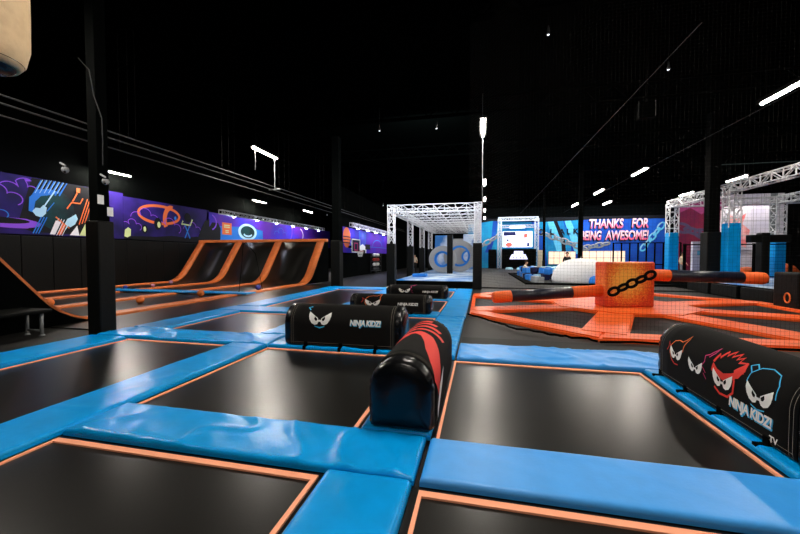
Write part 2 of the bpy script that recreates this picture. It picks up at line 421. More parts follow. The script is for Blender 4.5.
def bolster(label, loc, rz, L, straps=(), art=None, sc=(1,1,1)):
    t = thing('bolster', label, 'bolster', loc, rz, 'black padded bolsters strapped to the court pads')
    bm = NB(); p = profile(); n = len(p); rings = []
    st = [(-L/2-.05,.3),(-L/2-.042,.62),(-L/2-.022,.85),(-L/2,.945),(-L/2+.035,.985),(-L/2+.09,1.0)]
    st = st+[(-L/2+.09+(L-.18)*i/8,1) for i in range(1,8)]+[(-y,s) for y,s in st[::-1]]
    for y, s in st:
        ring = []
        for i, (x, z) in enumerate(p):
            k = s
            if .9 < s < 1: k = s*(1+.022*math.sin(i*2.5+1))
            zc = .3; zz = zc+(z-zc)*k
            ring.append(bm.verts.new((x*k, y, max(0, zz))))
        rings.append(ring)
    for A, B in zip(rings, rings[1:]):
        for i in range(n):
            bm.faces.new((A[i],A[(i+1)%n],B[(i+1)%n],B[i])).smooth = True
    bm.faces.new(rings[0]); bm.faces.new(rings[-1][::-1])
    bmesh.ops.recalc_face_normals(bm, faces=bm.faces[:])
    b = obj('body', bm, 'gloss', t); b['label'] = 'glossy black vinyl body with gathered ends'
    # fabric cover
    f0, f1 = wmap(-.004), wmap(.008); tot = wrapper(.008)[1]; c = L/2-.10; vs = [.02+(tot-.04)*i/60 for i in range(61)]
    bm = NB(); G = []
    for u, f in [(-c,f0),(-c,f1)]+[(-c+2*c*i/10,f1) for i in range(1,10)]+[(c,f1),(c,f0)]:
        G.append([bm.verts.new(f(u,v)) for v in vs])
    for A, B in zip(G, G[1:]):
        for i in range(60): bm.faces.new((A[i],B[i],B[i+1],A[i+1])).smooth = True
    cv = obj('cover', bm, 'fabric', t); cv['label'] = 'matte charcoal fabric cover'
    bm = NB(); fs = wmap(.011)
    for s in (-1,1):
        for k in (.025,.06): decal(bm, stroke([(s*(c-k), .05+(tot-.1)*i/40) for i in range(41)], .004), fs)
    for v in (.05,.085,tot-.05): decal(bm, stroke([(-c+.02,v),(c-.02,v)], .004), fs, 0, .3)
    obj('stitching', bm, 'stitch', cv)
    for u in straps:
        bm = NB(); box(bm, -BW-.07,-BW+.05, -u-.022,-u+.022, -.004,.012); box(bm, -BW-.09,-BW-.065, -u-.022,-u+.022, -.05,.012); box(bm,-BW-.015,-BW+.01,-u-.03,-u+.03,.0,.07)
        obj('strap', bm, 'black', t)
    if art: art(t, L)
    t.scale = sc
    return t
def eyes_tris(S):
    # angry eye whites and pupils as separate lists, about 2S wide
    def eye(sg):
        pts = [(.08,-.22),(.16,.02),(1.0,.52),(1.02,.2),(.92,-.1),(.72,-.36),(.42,-.48),(.2,-.42)]
        return poly_tris([(sg*x*S, y*S) for x, y in pts])
    def pup(sg): return poly_tris([(sg*(x*S), y*S) for x, y in [(.2,-.04),(.46,.16),(.5,-.02),(.4,-.16),(.26,-.18)]])
    bridge = poly_tris([(-.2*S,-.1*S),(.2*S,-.1*S),(.12*S,-.24*S),(-.12*S,-.24*S)])
    return xf(eye(1)+eye(-1)+bridge,0,0,1,1.15), xf(pup(1)+pup(-1),0,0,1,1.15)
def emblem(parent, u, v, S, kind, grow=.011):
    w, pu = eyes_tris(S); bm = NB(); m1, m2, m3 = wmap(grow), wmap(grow+.002), wmap(grow+.004)
    decal(bm, xf(w,u,v), m2, 0, .035); decal(bm, xf(pu,u,v), m3, 1, .035)
    mats = ['white','black_print']
    if kind == 'orange':
        decal(bm, xf(stroke([(x*S,y*S) for x,y in [(-.75,-.7),(-1.05,-.1),(-1.0,.6),(-.6,1.15),(.0,1.35),(.55,1.3),(.9,1.65),(1.05,2.2),(1.15,1.7),(1.0,1.0),(1.1,.4)]],.085*S),u,v), m1, 2, .03)
        decal(bm, xf(stroke([(x*S,y*S) for x,y in [(-1.05,.5),(-1.5,.9),(-1.3,.4),(-1.55,.0)]],.08*S),u,v), m1, 3, .03)
        decal(bm, xf(stroke([(-.8*S,-.7*S),(-.2*S,-1.05*S),(.4*S,-1.0*S)],.1*S),u,v), m1, 3, .03)
        mats += ['orange_print','red_print']
    if kind == 'pink':
        decal(bm, xf(stroke([(x*S,y*S) for x,y in [(.9,.3),(1.25,.8),(1.1,1.3),(1.5,1.5),(1.9,2.0),(2.1,2.4),(2.0,1.8),(1.6,1.3)]],.085*S),u,v), m1, 2, .03)
        decal(bm, xf(stroke([(x*S,y*S) for x,y in [(1.05,.3),(1.5,-.1),(1.2,-.2),(1.6,-.6)]],.08*S),u,v), m1, 2, .03)
        mats += ['pink_print']
    if kind == 'red':
        decal(bm, xf(poly_tris([(x*S,y*S) for x,y in [(-1.2,.35),(-1.15,.95),(-.6,.62),(.1,.5),(.85,.75),(1.3,1.05),(1.25,.45),(.7,.15),(.15,.0),(-.5,.1)]]),u,v), m1, 2, .03)
        hair = [(-1.15,1.0),(-.95,1.7),(-.75,1.45),(-.45,2.1),(-.3,1.75),(.05,2.3),(.15,1.8),(.6,2.25),(.65,1.75),(1.05,2.05),(1.0,1.6),(1.6,1.75),(1.35,1.25),(1.75,1.05),(1.3,.95)]
        decal(bm, xf(stroke([(x*S,y*S) for x,y in hair],.2*S),u,v), m1, 2, .03)
        decal(bm, xf(poly_tris([(x*S,y*S) for x,y in [(.95,1.0),(1.7,1.8),(1.85,1.2),(1.5,.6),(1.2,.5)]]),u,v), m1, 2, .03)
        decal(bm, xf(stroke([(x*S,y*S) for x,y in [(1.2,.4),(1.1,-.5),(.6,-.95),(-.2,-1.0),(-.8,-.7)]],.16*S),u,v), m1, 2, .03)
        mats += ['red_print']
    if kind == 'plain':
        decal(bm, xf(stroke([(x*S,y*S) for x,y in [(-.45,-.66),(0,-.78),(.45,-.66)]],.13*S,True),u,v), m1, 2, .03)
        decal(bm, xf(stroke([(x*S,y*S) for x,y in [(-1.0,.75),(-1.25,1.05),(-.95,1.15)]],.09*S),u,v), m1, 2, .03)
        mats += ['cyan_print']
    if kind == 'blue':
        decal(bm, xf(stroke([(x*S,y*S) for x,y in [(-1.05,.5),(-1.0,1.1),(-.55,1.6),(.1,1.8),(.8,1.6),(1.15,1.0),(1.2,.2)]],.065*S),u,v), m1, 2, .03)
        decal(bm, xf(stroke([(x*S,y*S) for x,y in [(-.95,1.1),(-1.35,1.5),(-1.0,1.75),(-.7,1.5)]],.09*S),u,v), m1, 2, .03)
        decal(bm, xf(stroke([(x*S,y*S) for x,y in [(-.6,-.72),(-.1,-.88),(.45,-.74)]],.12*S,True),u,v), m1, 2, .03)
        mats += ['cyan_print']
    o = obj('emblem', bm, mats, parent); o['label'] = 'white angry eyes print with %s lines' % kind
def lettering(parent, u, v, size, grow=.011, tv=False, flat=False):
    bm = NB(); T1 = text_tris('NINJA KIDZ!', 1, .035, .12, .92); T0 = text_tris('NINJA KIDZ!', 1, .075, .12, .92)
    m0, m1 = wmap(grow), wmap(grow+.003)
    if not flat: decal(bm, xf(T0, u+.05*size, v-.07*size, size*.8, size), m0, 1, .04)
    decal(bm, xf(T1, u, v, size*.8, size), m1, 0, .04)
    if tv:
        decal(bm, xf(text_tris('TV',1,.03), u+2.25*size, v-.85*size, size*.55, size*.6), m1, 0, .04)
    obj('lettering', bm, ['white','cyan_print'], parent)
def art_big(t, L): emblem(t, -.37, .49, .195, 'plain'); lettering(t, .42, .40, .125)
def art_pink(t, L): emblem(t, -.42, .42, .2, 'pink'); lettering(t, .5, .33, .13, flat=True)
def art_org(t, L): emblem(t, -.45, .40, .2, 'orange'); lettering(t, .5, .33, .13, flat=True)
def art_four(t, L):
    emblem(t, -.63, .395, .12, 'orange'); emblem(t, -.25, .36, .12, 'pink'); emblem(t, .18, .36, .135, 'red'); emblem(t, .63, .385, .14, 'blue')
    lettering(t, .53, .175, .118, tv=True)
def art_red(t, L):
    # red brush print over the top, seen from the short end
    bm = NB(); f = wmap(.011); tot = wrapper(.011)[1]; mid = tot/2
    def P(a, b): return (a, mid+b)      # a along length, + toward local -Y ; b across, + toward local +X
    def brush(pts, w0, w1):
        n = len(pts); L_, R_ = [], []
        for i, p in enumerate(pts):
            q0, q1 = pts[max(i-1,0)], pts[min(i+1,n-1)]; d = Vector((q1[0]-q0[0], q1[1]-q0[1])).normalized(); k = (w0+(w1-w0)*i/(n-1))*.5
            L_.append(P(p[0]-d.y*k, p[1]+d.x*k)); R_.append(P(p[0]+d.y*k, p[1]-d.x*k))
        return poly_tris(L_+R_[::-1])
    decal(bm, brush([(-.80,-.50),(-.66,-.36),(-.48,-.26),(-.26,-.19),(-.06,-.10),(.04,.02),(.02,.15),(-.08,.26)], .30, .05), f, 0, .035)
    for q in ([(-.02,.12),(-.16,.20),(-.34,.36)], [(-.0,.18),(-.10,.28),(-.24,.44)], [(.02,.16),(.0,.30),(-.12,.46)], [(.04,.10),(.10,.26),(.02,.44)]): decal(bm, brush(q, .09, .012), f, 0, .035)
    for q in ([(.16,-.30),(.20,-.12),(.24,.08),(.14,.26)], [(.24,.08),(.20,.24),(.06,.38)], [(.34,-.22),(.40,-.02),(.40,.14),(.28,.30)], [(.40,.10),(.36,.26),(.24,.40)], [(.54,-.14),(.58,.04),(.52,.22),(.42,.34)], [(.70,-.06),(.72,.08),(.64,.24)]): decal(bm, brush(q, .10, .02), f, 0, .035)
    o = obj('emblem', bm, 'red_print', t); o['label'] = 'red brush stroke print'
    bm = NB(); decal(bm, poly_tris([(-.79,mid-.78),(-.79,mid-.68),(-.6,mid-.52),(-.3,mid-.44),(-.42,mid-.58)]), wmap(.012), 0, .035)
    obj('emblem', bm, 'white', t)
bolster('big black bolster nearest the camera with a red brush print on top', (-.66,3.92,0), PI, 1.94, (), art_red, (1.02,1,.95))
bolster('large black bolster with one pair of white angry eyes and white blue lettering', (-2.22,5.72,0), PI/2, 2.02, (-.62,0,.6), art_big)
bolster('second smallest black bolster lying across the third pad row', (-2.32,9.24,0), PI/2, 2.15, (-.6,.6), art_org, (.85,1,.72))
bolster('smallest farthest black bolster below the metal truss platform', (-2.2,12.6,0), PI/2, 2.15, (-.6,.6), art_pink, (.85,1,.7))
bolster('black bolster at the right edge printed with four faces and lettering', (2.52,4.07,0), 0, 2.18, (-.98,-.42,.15,.72), art_four)

# ------------------------------------------------------------------ columns
def column(label, x, y, w, pw, z1, zb=-.085):
    t = thing('column', label, 'column', (x,y,zb))
    obj('shaft', box(NB(), -w/2,w/2,-w/2,w/2,0,CH-zb), 'black', t)
    o = obj('column_pad', bbox(-pw/2,pw/2,-pw/2,pw/2,.0,z1+.085,.03), 'blackpad', t); o['label'] = 'black padded wrap'
    return t
column('thick padded black column at left standing behind the leftmost blue pad', -7.47,5.68,.22,.33,2.2)
column('slim black column between the ramp and the basketball court', -7.25,17.3,.36,.5,2.3)
column('black column with lumpy padding in front of the maroon mural at right', 9.7,17.9,.38,.55,2.0,.435)
column('black column left of the pink thank you lettering', 6.57,26.0,.26,.32,1.2)
column('thin black post beside the stage screen', 5.75,35.0,.2,.26,1.1)

# ------------------------------------------------------------------ jump lanes with curved ends
LX = [-9.5,-12.35,-15.2,-18.0]; FYF, FYN, RR, TT, RS = 17.5, 7.05, 1.6, 52, 1.86
def lane_pts(far, n=14, lift=0):
    s = 1 if far else -1; y0 = FYF if far else FYN
    q = [(y0+s*(RR-lift)*math.sin(rad(TT*i/n)), RR-(RR-lift)*math.cos(rad(TT*i/n))) for i in range(n+1)]
    ya, za = q[-1]; c, k = math.cos(rad(TT)), math.sin(rad(TT)); RS_ = RS/k
    return q+[(ya+s*c*RS_*j/3, za+k*RS_*j/3) for j in (1,2,3)]
for far in (True, False):
    t = thing('curved_ramp', 'tall curved black trampoline ramp with orange ribs at the far end of the lanes' if far else 'curved black ramp at the left edge rising toward the camera', 'ramp', (0,0,-.06))
    pts = lane_pts(far)
    bm = NB(); lanes = list(zip(LX, LX[1:]))
    for k, (a, b) in enumerate(lanes):
        bm = NB(); A = [bm.verts.new((a,y,z)) for y,z in pts]; B = [bm.verts.new((b,y,z)) for y,z in pts]
        for i in range(len(pts)-1):
            f = bm.faces.new((A[i],B[i],B[i+1],A[i+1])); f.smooth = True
        bmesh.ops.recalc_face_normals(bm, faces=bm.faces[:])
        r = bmesh.ops.extrude_face_region(bm, geom=bm.faces[:])
        for v in r['geom']:
            if isinstance(v, bmesh.types.BMVert): v.co += Vector((0, .05 if far else -.05, -.02))
        obj('ramp_bed', bm, 'bed', t)
    for x in LX:
        bm = NB(); p = lane_pts(far, 14, .05); w = .24
        A = [[bm.verts.new((x+sx*w,y,z)) for y,z in q] for sx,q in ((-1,p),(1,p),(1,pts),(-1,pts))]
        for k in range(4):
            P_, Q_ = A[k], A[(k+1)%4]
            for i in range(len(pts)-1): bm.faces.new((P_[i],Q_[i],Q_[i+1],P_[i+1])).smooth = k == 0
        bm.faces.new([a[0] for a in A]); bm.faces.new([a[-1] for a in A][::-1])
        obj('rib_pad', bm, 'orange_ramp', t)
    ye, ze = pts[-1]; s = 1 if far else -1
    o = obj('top_rail', bbox(LX[-1]-.25, LX[0]+.35, min(ye-.1*s,ye+.32*s), max(ye-.1*s,ye+.32*s), ze-.05, ze+.14, .05), 'orange_ramp', t)
    o['label'] = 'orange padded top rail'
    bm = NB(); x = LX[0]+.26
    v = [bm.verts.new((x,y,max(0,z-.02))) for y,z in pts]+[bm.verts.new((x,ye+.5*s,ze-.02)), bm.verts.new((x,ye+.5*s,-.02))]
    bm.faces.new(v); r = bmesh.ops.extrude_face_region(bm, geom=bm.faces[:])
    for q in r['geom']:
        if isinstance(q, bmesh.types.BMVert): q.co.x -= .04
    obj('side_panel', bm, 'black', t)
for k, (a, b) in enumerate(zip(LX, LX[1:])):
    nm = ('nearest to','in the middle of the three beside','farthest from')[k]
    tag(obj('lane_bed', box(NB(), b+.24,a-.24, FYN, FYF, -.085,-.06), 'bed'), ('long black lane mat between orange strips, nearest the walkway','long black lane mat between orange strips, middle of three','long black lane mat between orange strips, beside the mural wall')[k], 'trampoline')
for k, x in enumerate(LX):
    tag(obj('lane_strip', pad_bm(x-.24,x+.24,FYN,FYF,.085,.0,.01,k+40,.3), 'orange_ramp'), ('orange lane strip nearest the grey walkway','second orange lane strip from the walkway','third orange lane strip from the walkway','orange lane strip along the foot of the mural wall pads')[k], 'pad', 'orange lane strips')
tag(obj('cross_pad', pad_bm(-15.9,-8.85,12.15,12.75,.05,.05,.006,55,.2), 'blue'), 'blue pad lying across the orange lanes', 'pad')
def loose_ball(x, y, r, m, label, z=0):
    bm = ball(NB(), (0,0,r), r); tag(obj('ball', bm, m, loc=(x,y,z)), label, 'ball')
loose_ball(-10.45,11.6,.13,'ballorange','largest orange ball on the lanes beside the blue cross pad',-.06)
loose_ball(-10.9,9.5,.12,'ballorange','orange ball on the lane right of the black column',-.06)
loose_ball(-12.9,8.25,.13,'ballorange','orange ball on the lane left of the black column',-.06)
loose_ball(-9.55,13.9,.12,'ballblue','blue ball beside the thin wire arch',.0)
loose_ball(-16.6,13.1,.12,'red','red ball on the far lane near the mural wall',-.06)
loose_ball(-15.6,12.9,.09,'ballblue','small blue ball next to the red ball on the far lane',-.0)
loose_ball(-15.2,13.9,.09,'ballpink','small pink ball on the far lane',-.0)
loose_ball(-16.9,16.6,.10,'ballpink','small pink ball near the foot of the far ramp',-.06)
bm = NB(); path(bm, [(-9.46,12.5,0),(-9.6,12.9,1.2),(-9.9,13.4,2.0),(-10.2,14.0,2.1),(-10.0,14.4,1.6),(-9.6,14.3,.0)], .012)
tag(obj('wire_arch', bm, 'black'), 'thin black wire arch standing over the orange lane strip', 'arch')
t = thing('bench', 'low black topped bench on metal legs at the left edge', 'bench', (-8.95,5.0,-.085))
obj('bench_top', bbox(-.24,.6,-.9,.4,.46,.53,.02), 'blackpad', t)
bm = NB()
for x in (.06,.45): tube(bm, (x,.3,0), (x,.3,.47), .03, 8); lathe(bm, [(.05,0),(.05,.01),(.03,.03)], 10, (x,.3,0))
tube(bm, (.06,.3,.1), (.45,.3,.1), .02, 8); obj('leg_frame', bm, 'steel', t)

# ------------------------------------------------------------------ left wall pads and murals
n = 16
for i in range(n):
    y0 = 4.2+i*1.14
    bm = bbox(WX, WX+.09, y0+.005, y0+1.135, .0, 2.42, .03)
    tag(obj('wall_pad', bm, 'blackpad', loc=(0,0,-.06)), 'black quilted wall pad in the row under the left murals', 'wall pad', 'black wall pads under the left murals')
def mural(name, label, o, U, V, N, w, h, bg, shapes, mats, cat='mural'):
    pm = plane_map(o, U, V, N); bm = NB(); P = pm(0)
    v = [bm.verts.new(pm(d)(u,q)) for d in (0,.03) for u,q in ((0,0),(w,0),(w,h),(0,h))]
    for f in ((4,5,6,7),(3,2,1,0),(0,1,5,4),(1,2,6,5),(2,3,7,6),(3,0,4,7)): bm.faces.new([v[i] for i in f])
    for k, (tr, mi) in enumerate(shapes):
        tr = [t for t in ([(min(max(a,0),w), min(max(b,0),h)) for a,b in q] for q in tr) if abs((t[1][0]-t[0][0])*(t[2][1]-t[0][1])-(t[2][0]-t[0][0])*(t[1][1]-t[0][1])) > 1e-7]
        decal(bm, tr, pm(.034+.0015*k), mi)
    return tag(obj(name, bm, [bg]+mats), label, cat)
PT = poly_tris
def cloud(cx, cy, s): return stroke(arc(cx-s,cy,s*.6,s*.5,180,20,10)+arc(cx,cy+s*.35,s*.7,s*.6,150,-10,10)+arc(cx+s,cy-.1*s,s*.6,s*.5,120,-60,10), .05*max(s,.7))
mats1 = ['m_black','m_teal','m_sky','m_pale','m_violet','m_orange','m_white','m_green','m_navy']
Z0 = 2.42
def lines(x0, y0, x1, y1, n, dx, dy, w): 
    r = []
    for i in range(n): r += stroke([(x0+dx*i,y0+dy*i),(x1+dx*i,y1+dy*i)], w)
    return r
# mural 1: u=0 at Y=5.0
S1 = [(PT([(4.9,.3),(5.4,.1),(9,.1),(9,2.3),(5.4,2.3)]),1), (PT(ell(6.75,1.1,.95,.85)),2),
 (cloud(4.3,1.4,.5),5),(cloud(5.2,1.75,.5),5),(cloud(4.1,.75,.35),3),(PT(ell(4.8,.42,1.3,.2)),5),(PT(ell(4.4,.5,.9,.12)),1),
 (PT([(5.55,.95),(5.6,1.5),(5.95,1.85),(6.5,1.95),(7.0,1.85),(6.6,1.72),(6.1,1.6),(5.85,1.35),(5.75,.9)]),3),
 (lines(5.75,1.6,6.15,2.25,7,.2,.02,.07),3),(lines(5.85,1.7,6.2,2.28,6,.2,.02,.025),4),
 (PT([(5.7,.95),(5.85,.78),(6.1,.72),(6.3,.9),(6.35,1.15),(6.2,1.25),(6.05,1.1),(5.85,1.1)]),4),(stroke([(6.2,1.15),(6.75,1.9)],.06),4),
 (stroke([(6.35,1.0),(6.7,1.4)],.04),3),(lines(5.7,.05,6.1,.75,3,.12,0,.05),3),
 (PT([(6.45,.05),(6.7,.05),(7.0,.6),(6.75,.65)]),7),(PT([(6.8,.05),(7.0,.05),(7.25,.5),(7.05,.6)]),6),(lines(6.5,.05,6.9,.75,5,.13,-.02,.03),7),
 (stroke([(6.75,.8),(7.1,.55),(7.4,.35)],.05),6),
 (PT([(7.2,.5),(7.45,.4),(7.7,.55),(7.85,.8),(7.75,1.0),(7.5,.85),(7.3,.75)]),4),(stroke([(7.2,.3),(7.6,.9)],.05),4),
 (stroke([(7.3,1.2),(7.55,1.5),(8.0,1.5),(8.15,1.75)],.06),6),(stroke([(7.6,1.55),(7.85,1.95)],.07),6),(PT([(7.8,1.98),(8.0,1.98),(8.02,2.18),(7.82,2.18)]),6),
 (lines(7.9,.55,8.4,1.75,3,.16,.05,.05),6),(PT([(7.9,.05),(8.6,.05),(8.7,.9),(8.3,.7)]),8),(PT([(7.4,.05),(7.9,.05),(7.8,.5)]),7)]
S1 = [([[((5.3+(a-5.6)*.74) if a > 5.4 else a, b*1.06) for a,b in q] for q in tr], mi) for tr, mi in S1]
mural('mural', 'left mural panel with blue and orange streaks around a dark teal shape', (WX+.012,5.53,Z0), (0,1.106,0), (0,0,1), (1,0,0), 9.0, 2.45, 'm_purple', S1, mats1)
flow = []
S2 = [(PT([(0,0),(6.9,0),(6.9,.25),(5.6,.4),(4.6,.28),(3.4,.34),(2.2,.22),(1,.2),(0,.16)]),1),
 (stroke(ell(2.5,1.55,1.55,.52,40),.16,closed=True),6),(stroke(arc(3.35,1.3,.5,.75,75,215,20),.3),6),
 (cloud(1.4,1.25,.6),5),(cloud(3.2,.85,.6),5),(cloud(.5,.75,.4),5),(cloud(5.2,.85,.5),5),(PT(ell(3.7,1.45,.09,.12)),3),
 (PT(ell(1.35,.62,.2,.26)),1),(PT(ell(1.35,.62,.09,.15)),8),(PT(ell(2.3,1.0,.28,.36)),1),(PT(ell(2.38,.95,.12,.18)),8),(PT([(.0,.15),(.05,.5),(.25,.65),(.42,.55),(.4,.2),(.2,.1)]),8),
 (stroke([(4.35,1.35),(4.2,1.15),(5.0,1.1),(5.2,1.5)],.1),8),(stroke([(4.5,.25),(4.95,1.1)],.09),3),(stroke([(4.95,.25),(4.5,1.1)],.09),3),
 (PT([(5.6,.1),(6.9,.1),(6.9,1.7),(6.4,1.5),(6.0,.9)]),1),(PT(ell(4.75,1.6,.3,.3)),1)]
mural('mural', 'purple mural panel with an orange ringed planet right of the column', (WX+.012,15.5,Z0), (0,.9,0), (0,0,1), (1,0,0), 6.9, 2.3, 'm_purple', S2, mats1)
S3 = [(PT([(1.2,0),(6.6,0),(6.6,1.2),(4.5,1.35),(1.2,1.2)]),3),(PT([(.2,0),(1.3,0),(1.35,1.0),(1.1,1.4),(.5,1.4),(.2,1.0)]),1),(PT([(1.5,.6),(2.55,.6),(2.55,1.5),(1.5,1.5)]),6),
 (lines(1.7,1.3,2.35,1.3,2,0,-.14,.08),8),(lines(1.85,.9,2.2,.9,2,0,-.12,.07),8),
 (PT(ell(4.5,.95,1.2,.68,28)),4),(PT(ell(4.5,.95,.9,.5,28)),2),(stroke(arc(4.5,.85,.55,.25,200,340,10),.14),4),
 (stroke(arc(.1,1.4,.8,.6,-60,60,14),.1),5),(cloud(9.5,1.0,.7),3),(stroke(arc(13,1.2,.9,.7,-80,70,14),.1),7),(stroke(arc(11,1.5,.6,.9,-80,70,14),.12),5),(PT([(15,.1),(15.6,.1),(15.6,.9),(15,.9)]),7),(PT([(7.2,.0),(8,.0),(8,.35),(7.2,.35)]),3)]
mural('mural', 'long blue violet mural behind the curved ramp', (WX+.012,21.5,Z0+.1), (0,1,0), (0,0,1), (1,0,0), 21, 2.1, 'm_blue', S3, mats1)
CX = -9.55
S4 = [(PT(ell(.75,1.1,.75,.75,28)),6),(lines(0,.72,1.5,.72,3,0,.22,.07),9),(PT([(1.6,.25),(2.4,.25),(2.4,.9),(2.0,1.1),(1.6,.8)]),7),(lines(3.6,.0,3.6,1.8,6,.3,0,.12),3),
 (PT([(3.3,0),(5.3,0),(5.3,.45),(4.3,.75),(3.3,.45)]),7),(PT([(5,.3),(6.4,.3),(6.4,.75),(5,.75)]),1),(stroke(arc(8.7,.6,1.6,.62,0,180,24),.09),3),(lines(6.3,.55,12,.55,1,0,0,.05),3),(PT([(4.3,0),(5.0,0),(5.0,.25),(4.3,.25)]),1)]
mural('mural', 'violet sunset mural above the basketball court wall', (CX+.012,23.8,1.75), (0,1,0), (0,0,1), (1,0,0), 13.2, 1.85, 'm_blue', S4, mats1)
for nm, x, y0, y1, z, k in (('above the mural behind the ramp',-16.9,20.6,36.6,4.45,6),('above the basketball mural',-9.1,24.4,36.5,3.78,5)):
    t = thing('light_bar', 'white truss light bar with small bright lamps '+nm, 'light bar', (x,y0,z))
    bm = NB(); L = y1-y0; q = .13
    for dy, dz in ((-q,-q),(-q,q),(q,-q),(q,q)): tube(bm, (dy,0,dz), (dy,L,dz), .025, 5)
    m = int(L/.5)
    for i in range(m+1):
        yy = L*i/m
        for a, b in (((-q,-q),(q,-q)),((q,-q),(q,q)),((q,q),(-q,q)),((-q,q),(-q,-q))): tube(bm, (a[0],yy,a[1]), (b[0],yy,b[1]), .018, 4)
        if i < m: tube(bm, (q,yy,-q if i%2 else q), (q,yy+L/m,q if i%2 else -q), .018, 4)
    obj('truss', bm, 'alu', t)
    for i in range(k):
        yy = L*(i+.45)/k
        bm = lathe(NB(), [(.03,.12),(.09,.1),(.1,0),(.09,-.02)], 12, (.1,yy,-.2)); h = obj('lamp', bm, 'black', t)
        obj('lens', lathe(NB(), [(.10,-.05),(.10,-.021)], 12, (.1,yy,-.2)), 'led', h)
    for i in (0.15,.6,.95):
        tube_b = tube(NB(), (0,L*i,q), (0,L*i,CH-z-(1.2 if x > -9.2 else 0)*0), .012, 5); obj('hanger_rod', tube_b, 'rod', t)

# ------------------------------------------------------------------ basketball corner
t = thing('basketball_hoop', 'white framed basketball hoop on the dark court wall', 'basketball hoop', (-8.93,24.9,0))
bm = NB(); box(bm, -.03,.0, -.9,.9, 1.75,2.75); obj('backboard', bm, 'm_navy', t)
bm = NB()
for a in ((-.9,.9,1.75,1.83),(-.9,.9,2.67,2.75),(-.9,-.82,1.75,2.75),(.82,.9,1.75,2.75)): box(bm, .0,.02,a[0],a[1],a[2],a[3])
o = obj('border', bm, 'white', t)
bm = NB()
for a in ((-.4,.4,1.9,1.98),(-.4,.4,2.4,2.48),(-.4,-.32,1.9,2.48),(.32,.4,1.9,2.48)): box(bm, .0,.02,a[0],a[1],a[2],a[3])
obj('target_square', bm, 'pink_print', t)
bm = NB(); rp = [(.33+.24*math.cos(a), .24*math.sin(a), 1.86) for a in [2*PI*i/16 for i in range(17)]]; path(bm, rp, .02, 6); tube(bm, (0,0,1.86), (.1,0,1.86), .03, 6)
o = obj('rim', bm, 'red', t)
bm = NB()
for i in range(12):
    a, b = 2*PI*i/12, 2*PI*(i+1)/12
    tube(bm, (.33+.24*math.cos(a),.24*math.sin(a),1.86), (.33+.13*math.cos(b),.13*math.sin(b),1.45), .014, 4); tube(bm, (.33+.24*math.cos(b),.24*math.sin(b),1.86), (.33+.13*math.cos(a),.13*math.sin(a),1.45), .014, 4)
obj('hoop_net', bm, 'white', t)
bm = NB(); box(bm, -.6,-.03,-.06,.06,2.1,2.25); obj('bracket', bm, 'black', t)
t = thing('ball_rack', 'dark rack with rows of balls against the court wall', 'ball rack', (-9.2,31.0,-.085))
bm = NB()
for k in range(4): box(bm, -.25,.25,-.8,.8,.25+.42*k,.29+.42*k)
for y in (-.8,.8):
    for x in (-.25,.22): box(bm, x,x+.03,y-.02,y+.02,0,1.85)
obj('shelf_frame', bm, 'dkgrey', t)
for k in range(4):
    for j in range(5):
        bm = ball(NB(), (0,0,.14), .14, 0, 12)
        mm = ('dkgrey','whitecloth','red','whitecloth')[k]; cl = ('dark grey','white','red','white')[k]; rw = ('lowest','second','third','topmost')[k]
        tag(obj('ball', bm, mm, loc=(-9.2,30.36+.32*j,.205+.42*k)), '%s ball on the %s shelf of the ball rack' % (cl, rw), 'ball', '%s shelf balls on the ball rack' % rw)

# ------------------------------------------------------------------ trusses
def truss_bm(p0, p1, w=.3, r=.022, bay=.55, flat=None):
    bm = NB(); p0, p1 = Vector(p0), Vector(p1); d = p1-p0; L = d.length; d.normalize()
    a = Vector((0,0,1)) if abs(d.z) < .9 else Vector((1,0,0)); b = d.cross(a).normalized(); q = w/2
    cs = [a*q+b*q, a*q-b*q, a*-q-b*q, a*-q+b*q] if not flat else [a*q, a*-q]
    for c in cs: tube(bm, p0+c, p1+c, r, 5)
    m = max(1, round(L/bay)); h = L/m; nn = len(cs)
    for i in range(m+1):
        for k in range(nn if nn > 2 else 1): tube(bm, p0+d*h*i+cs[k], p0+d*h*i+cs[(k+1)%nn], r*.7, 4)
        if i < m:
            for k in range(nn if nn > 2 else 1):
                c0, c1 = (cs[k], cs[(k+1)%nn]) if i % 2 else (cs[(k+1)%nn], cs[k]); tube(bm, p0+d*h*i+c0, p0+d*h*(i+1)+c1, r*.7, 4)
    return bm
# centre obstacle course
t = thing('truss_canopy', 'silver metal truss canopy on black padded legs over the blue platform', 'truss frame', (0,0,0))
TZ = 3.86
for x in (-4.34,-.12):
    for y in (17.35,22.3,27.0,31.6):
        obj('leg', truss_bm((x,y,2.05),(x,y,TZ),.30,.03,.5), 'alu', t)
        obj('leg_pad', bbox(x-.21,x+.21,y-.21,y+.21,-.085,2.12,.03), 'blackpad', t)
for x in (-4.34,-.12): obj('beam', truss_bm((x,17.2,TZ),(x,34.5,TZ),.34,.024,.75), 'alu', t)
for x in (-3.3,-2.25,-1.2): obj('purlin', tube(NB(), (x,17.35,TZ+.14), (x,34.4,TZ+.14), .02, 6), 'alu', t)
for i in range(12): obj('cross_beam', truss_bm((-4.34,17.35+i*1.55,TZ),(-.12,17.35+i*1.55,TZ),.34,.022,.5,True), 'alu', t)
t = thing('platform', 'low black sided platform with a blue and white printed top under the truss', 'platform', (0,0,-.085))
obj('deck', box(NB(), -4.25,-.32,17.6,36,0,.335), 'black', t)
obj('printed_top', box(NB(), -4.2,-.36,17.65,36,.336,.36), 'print_floor', t)
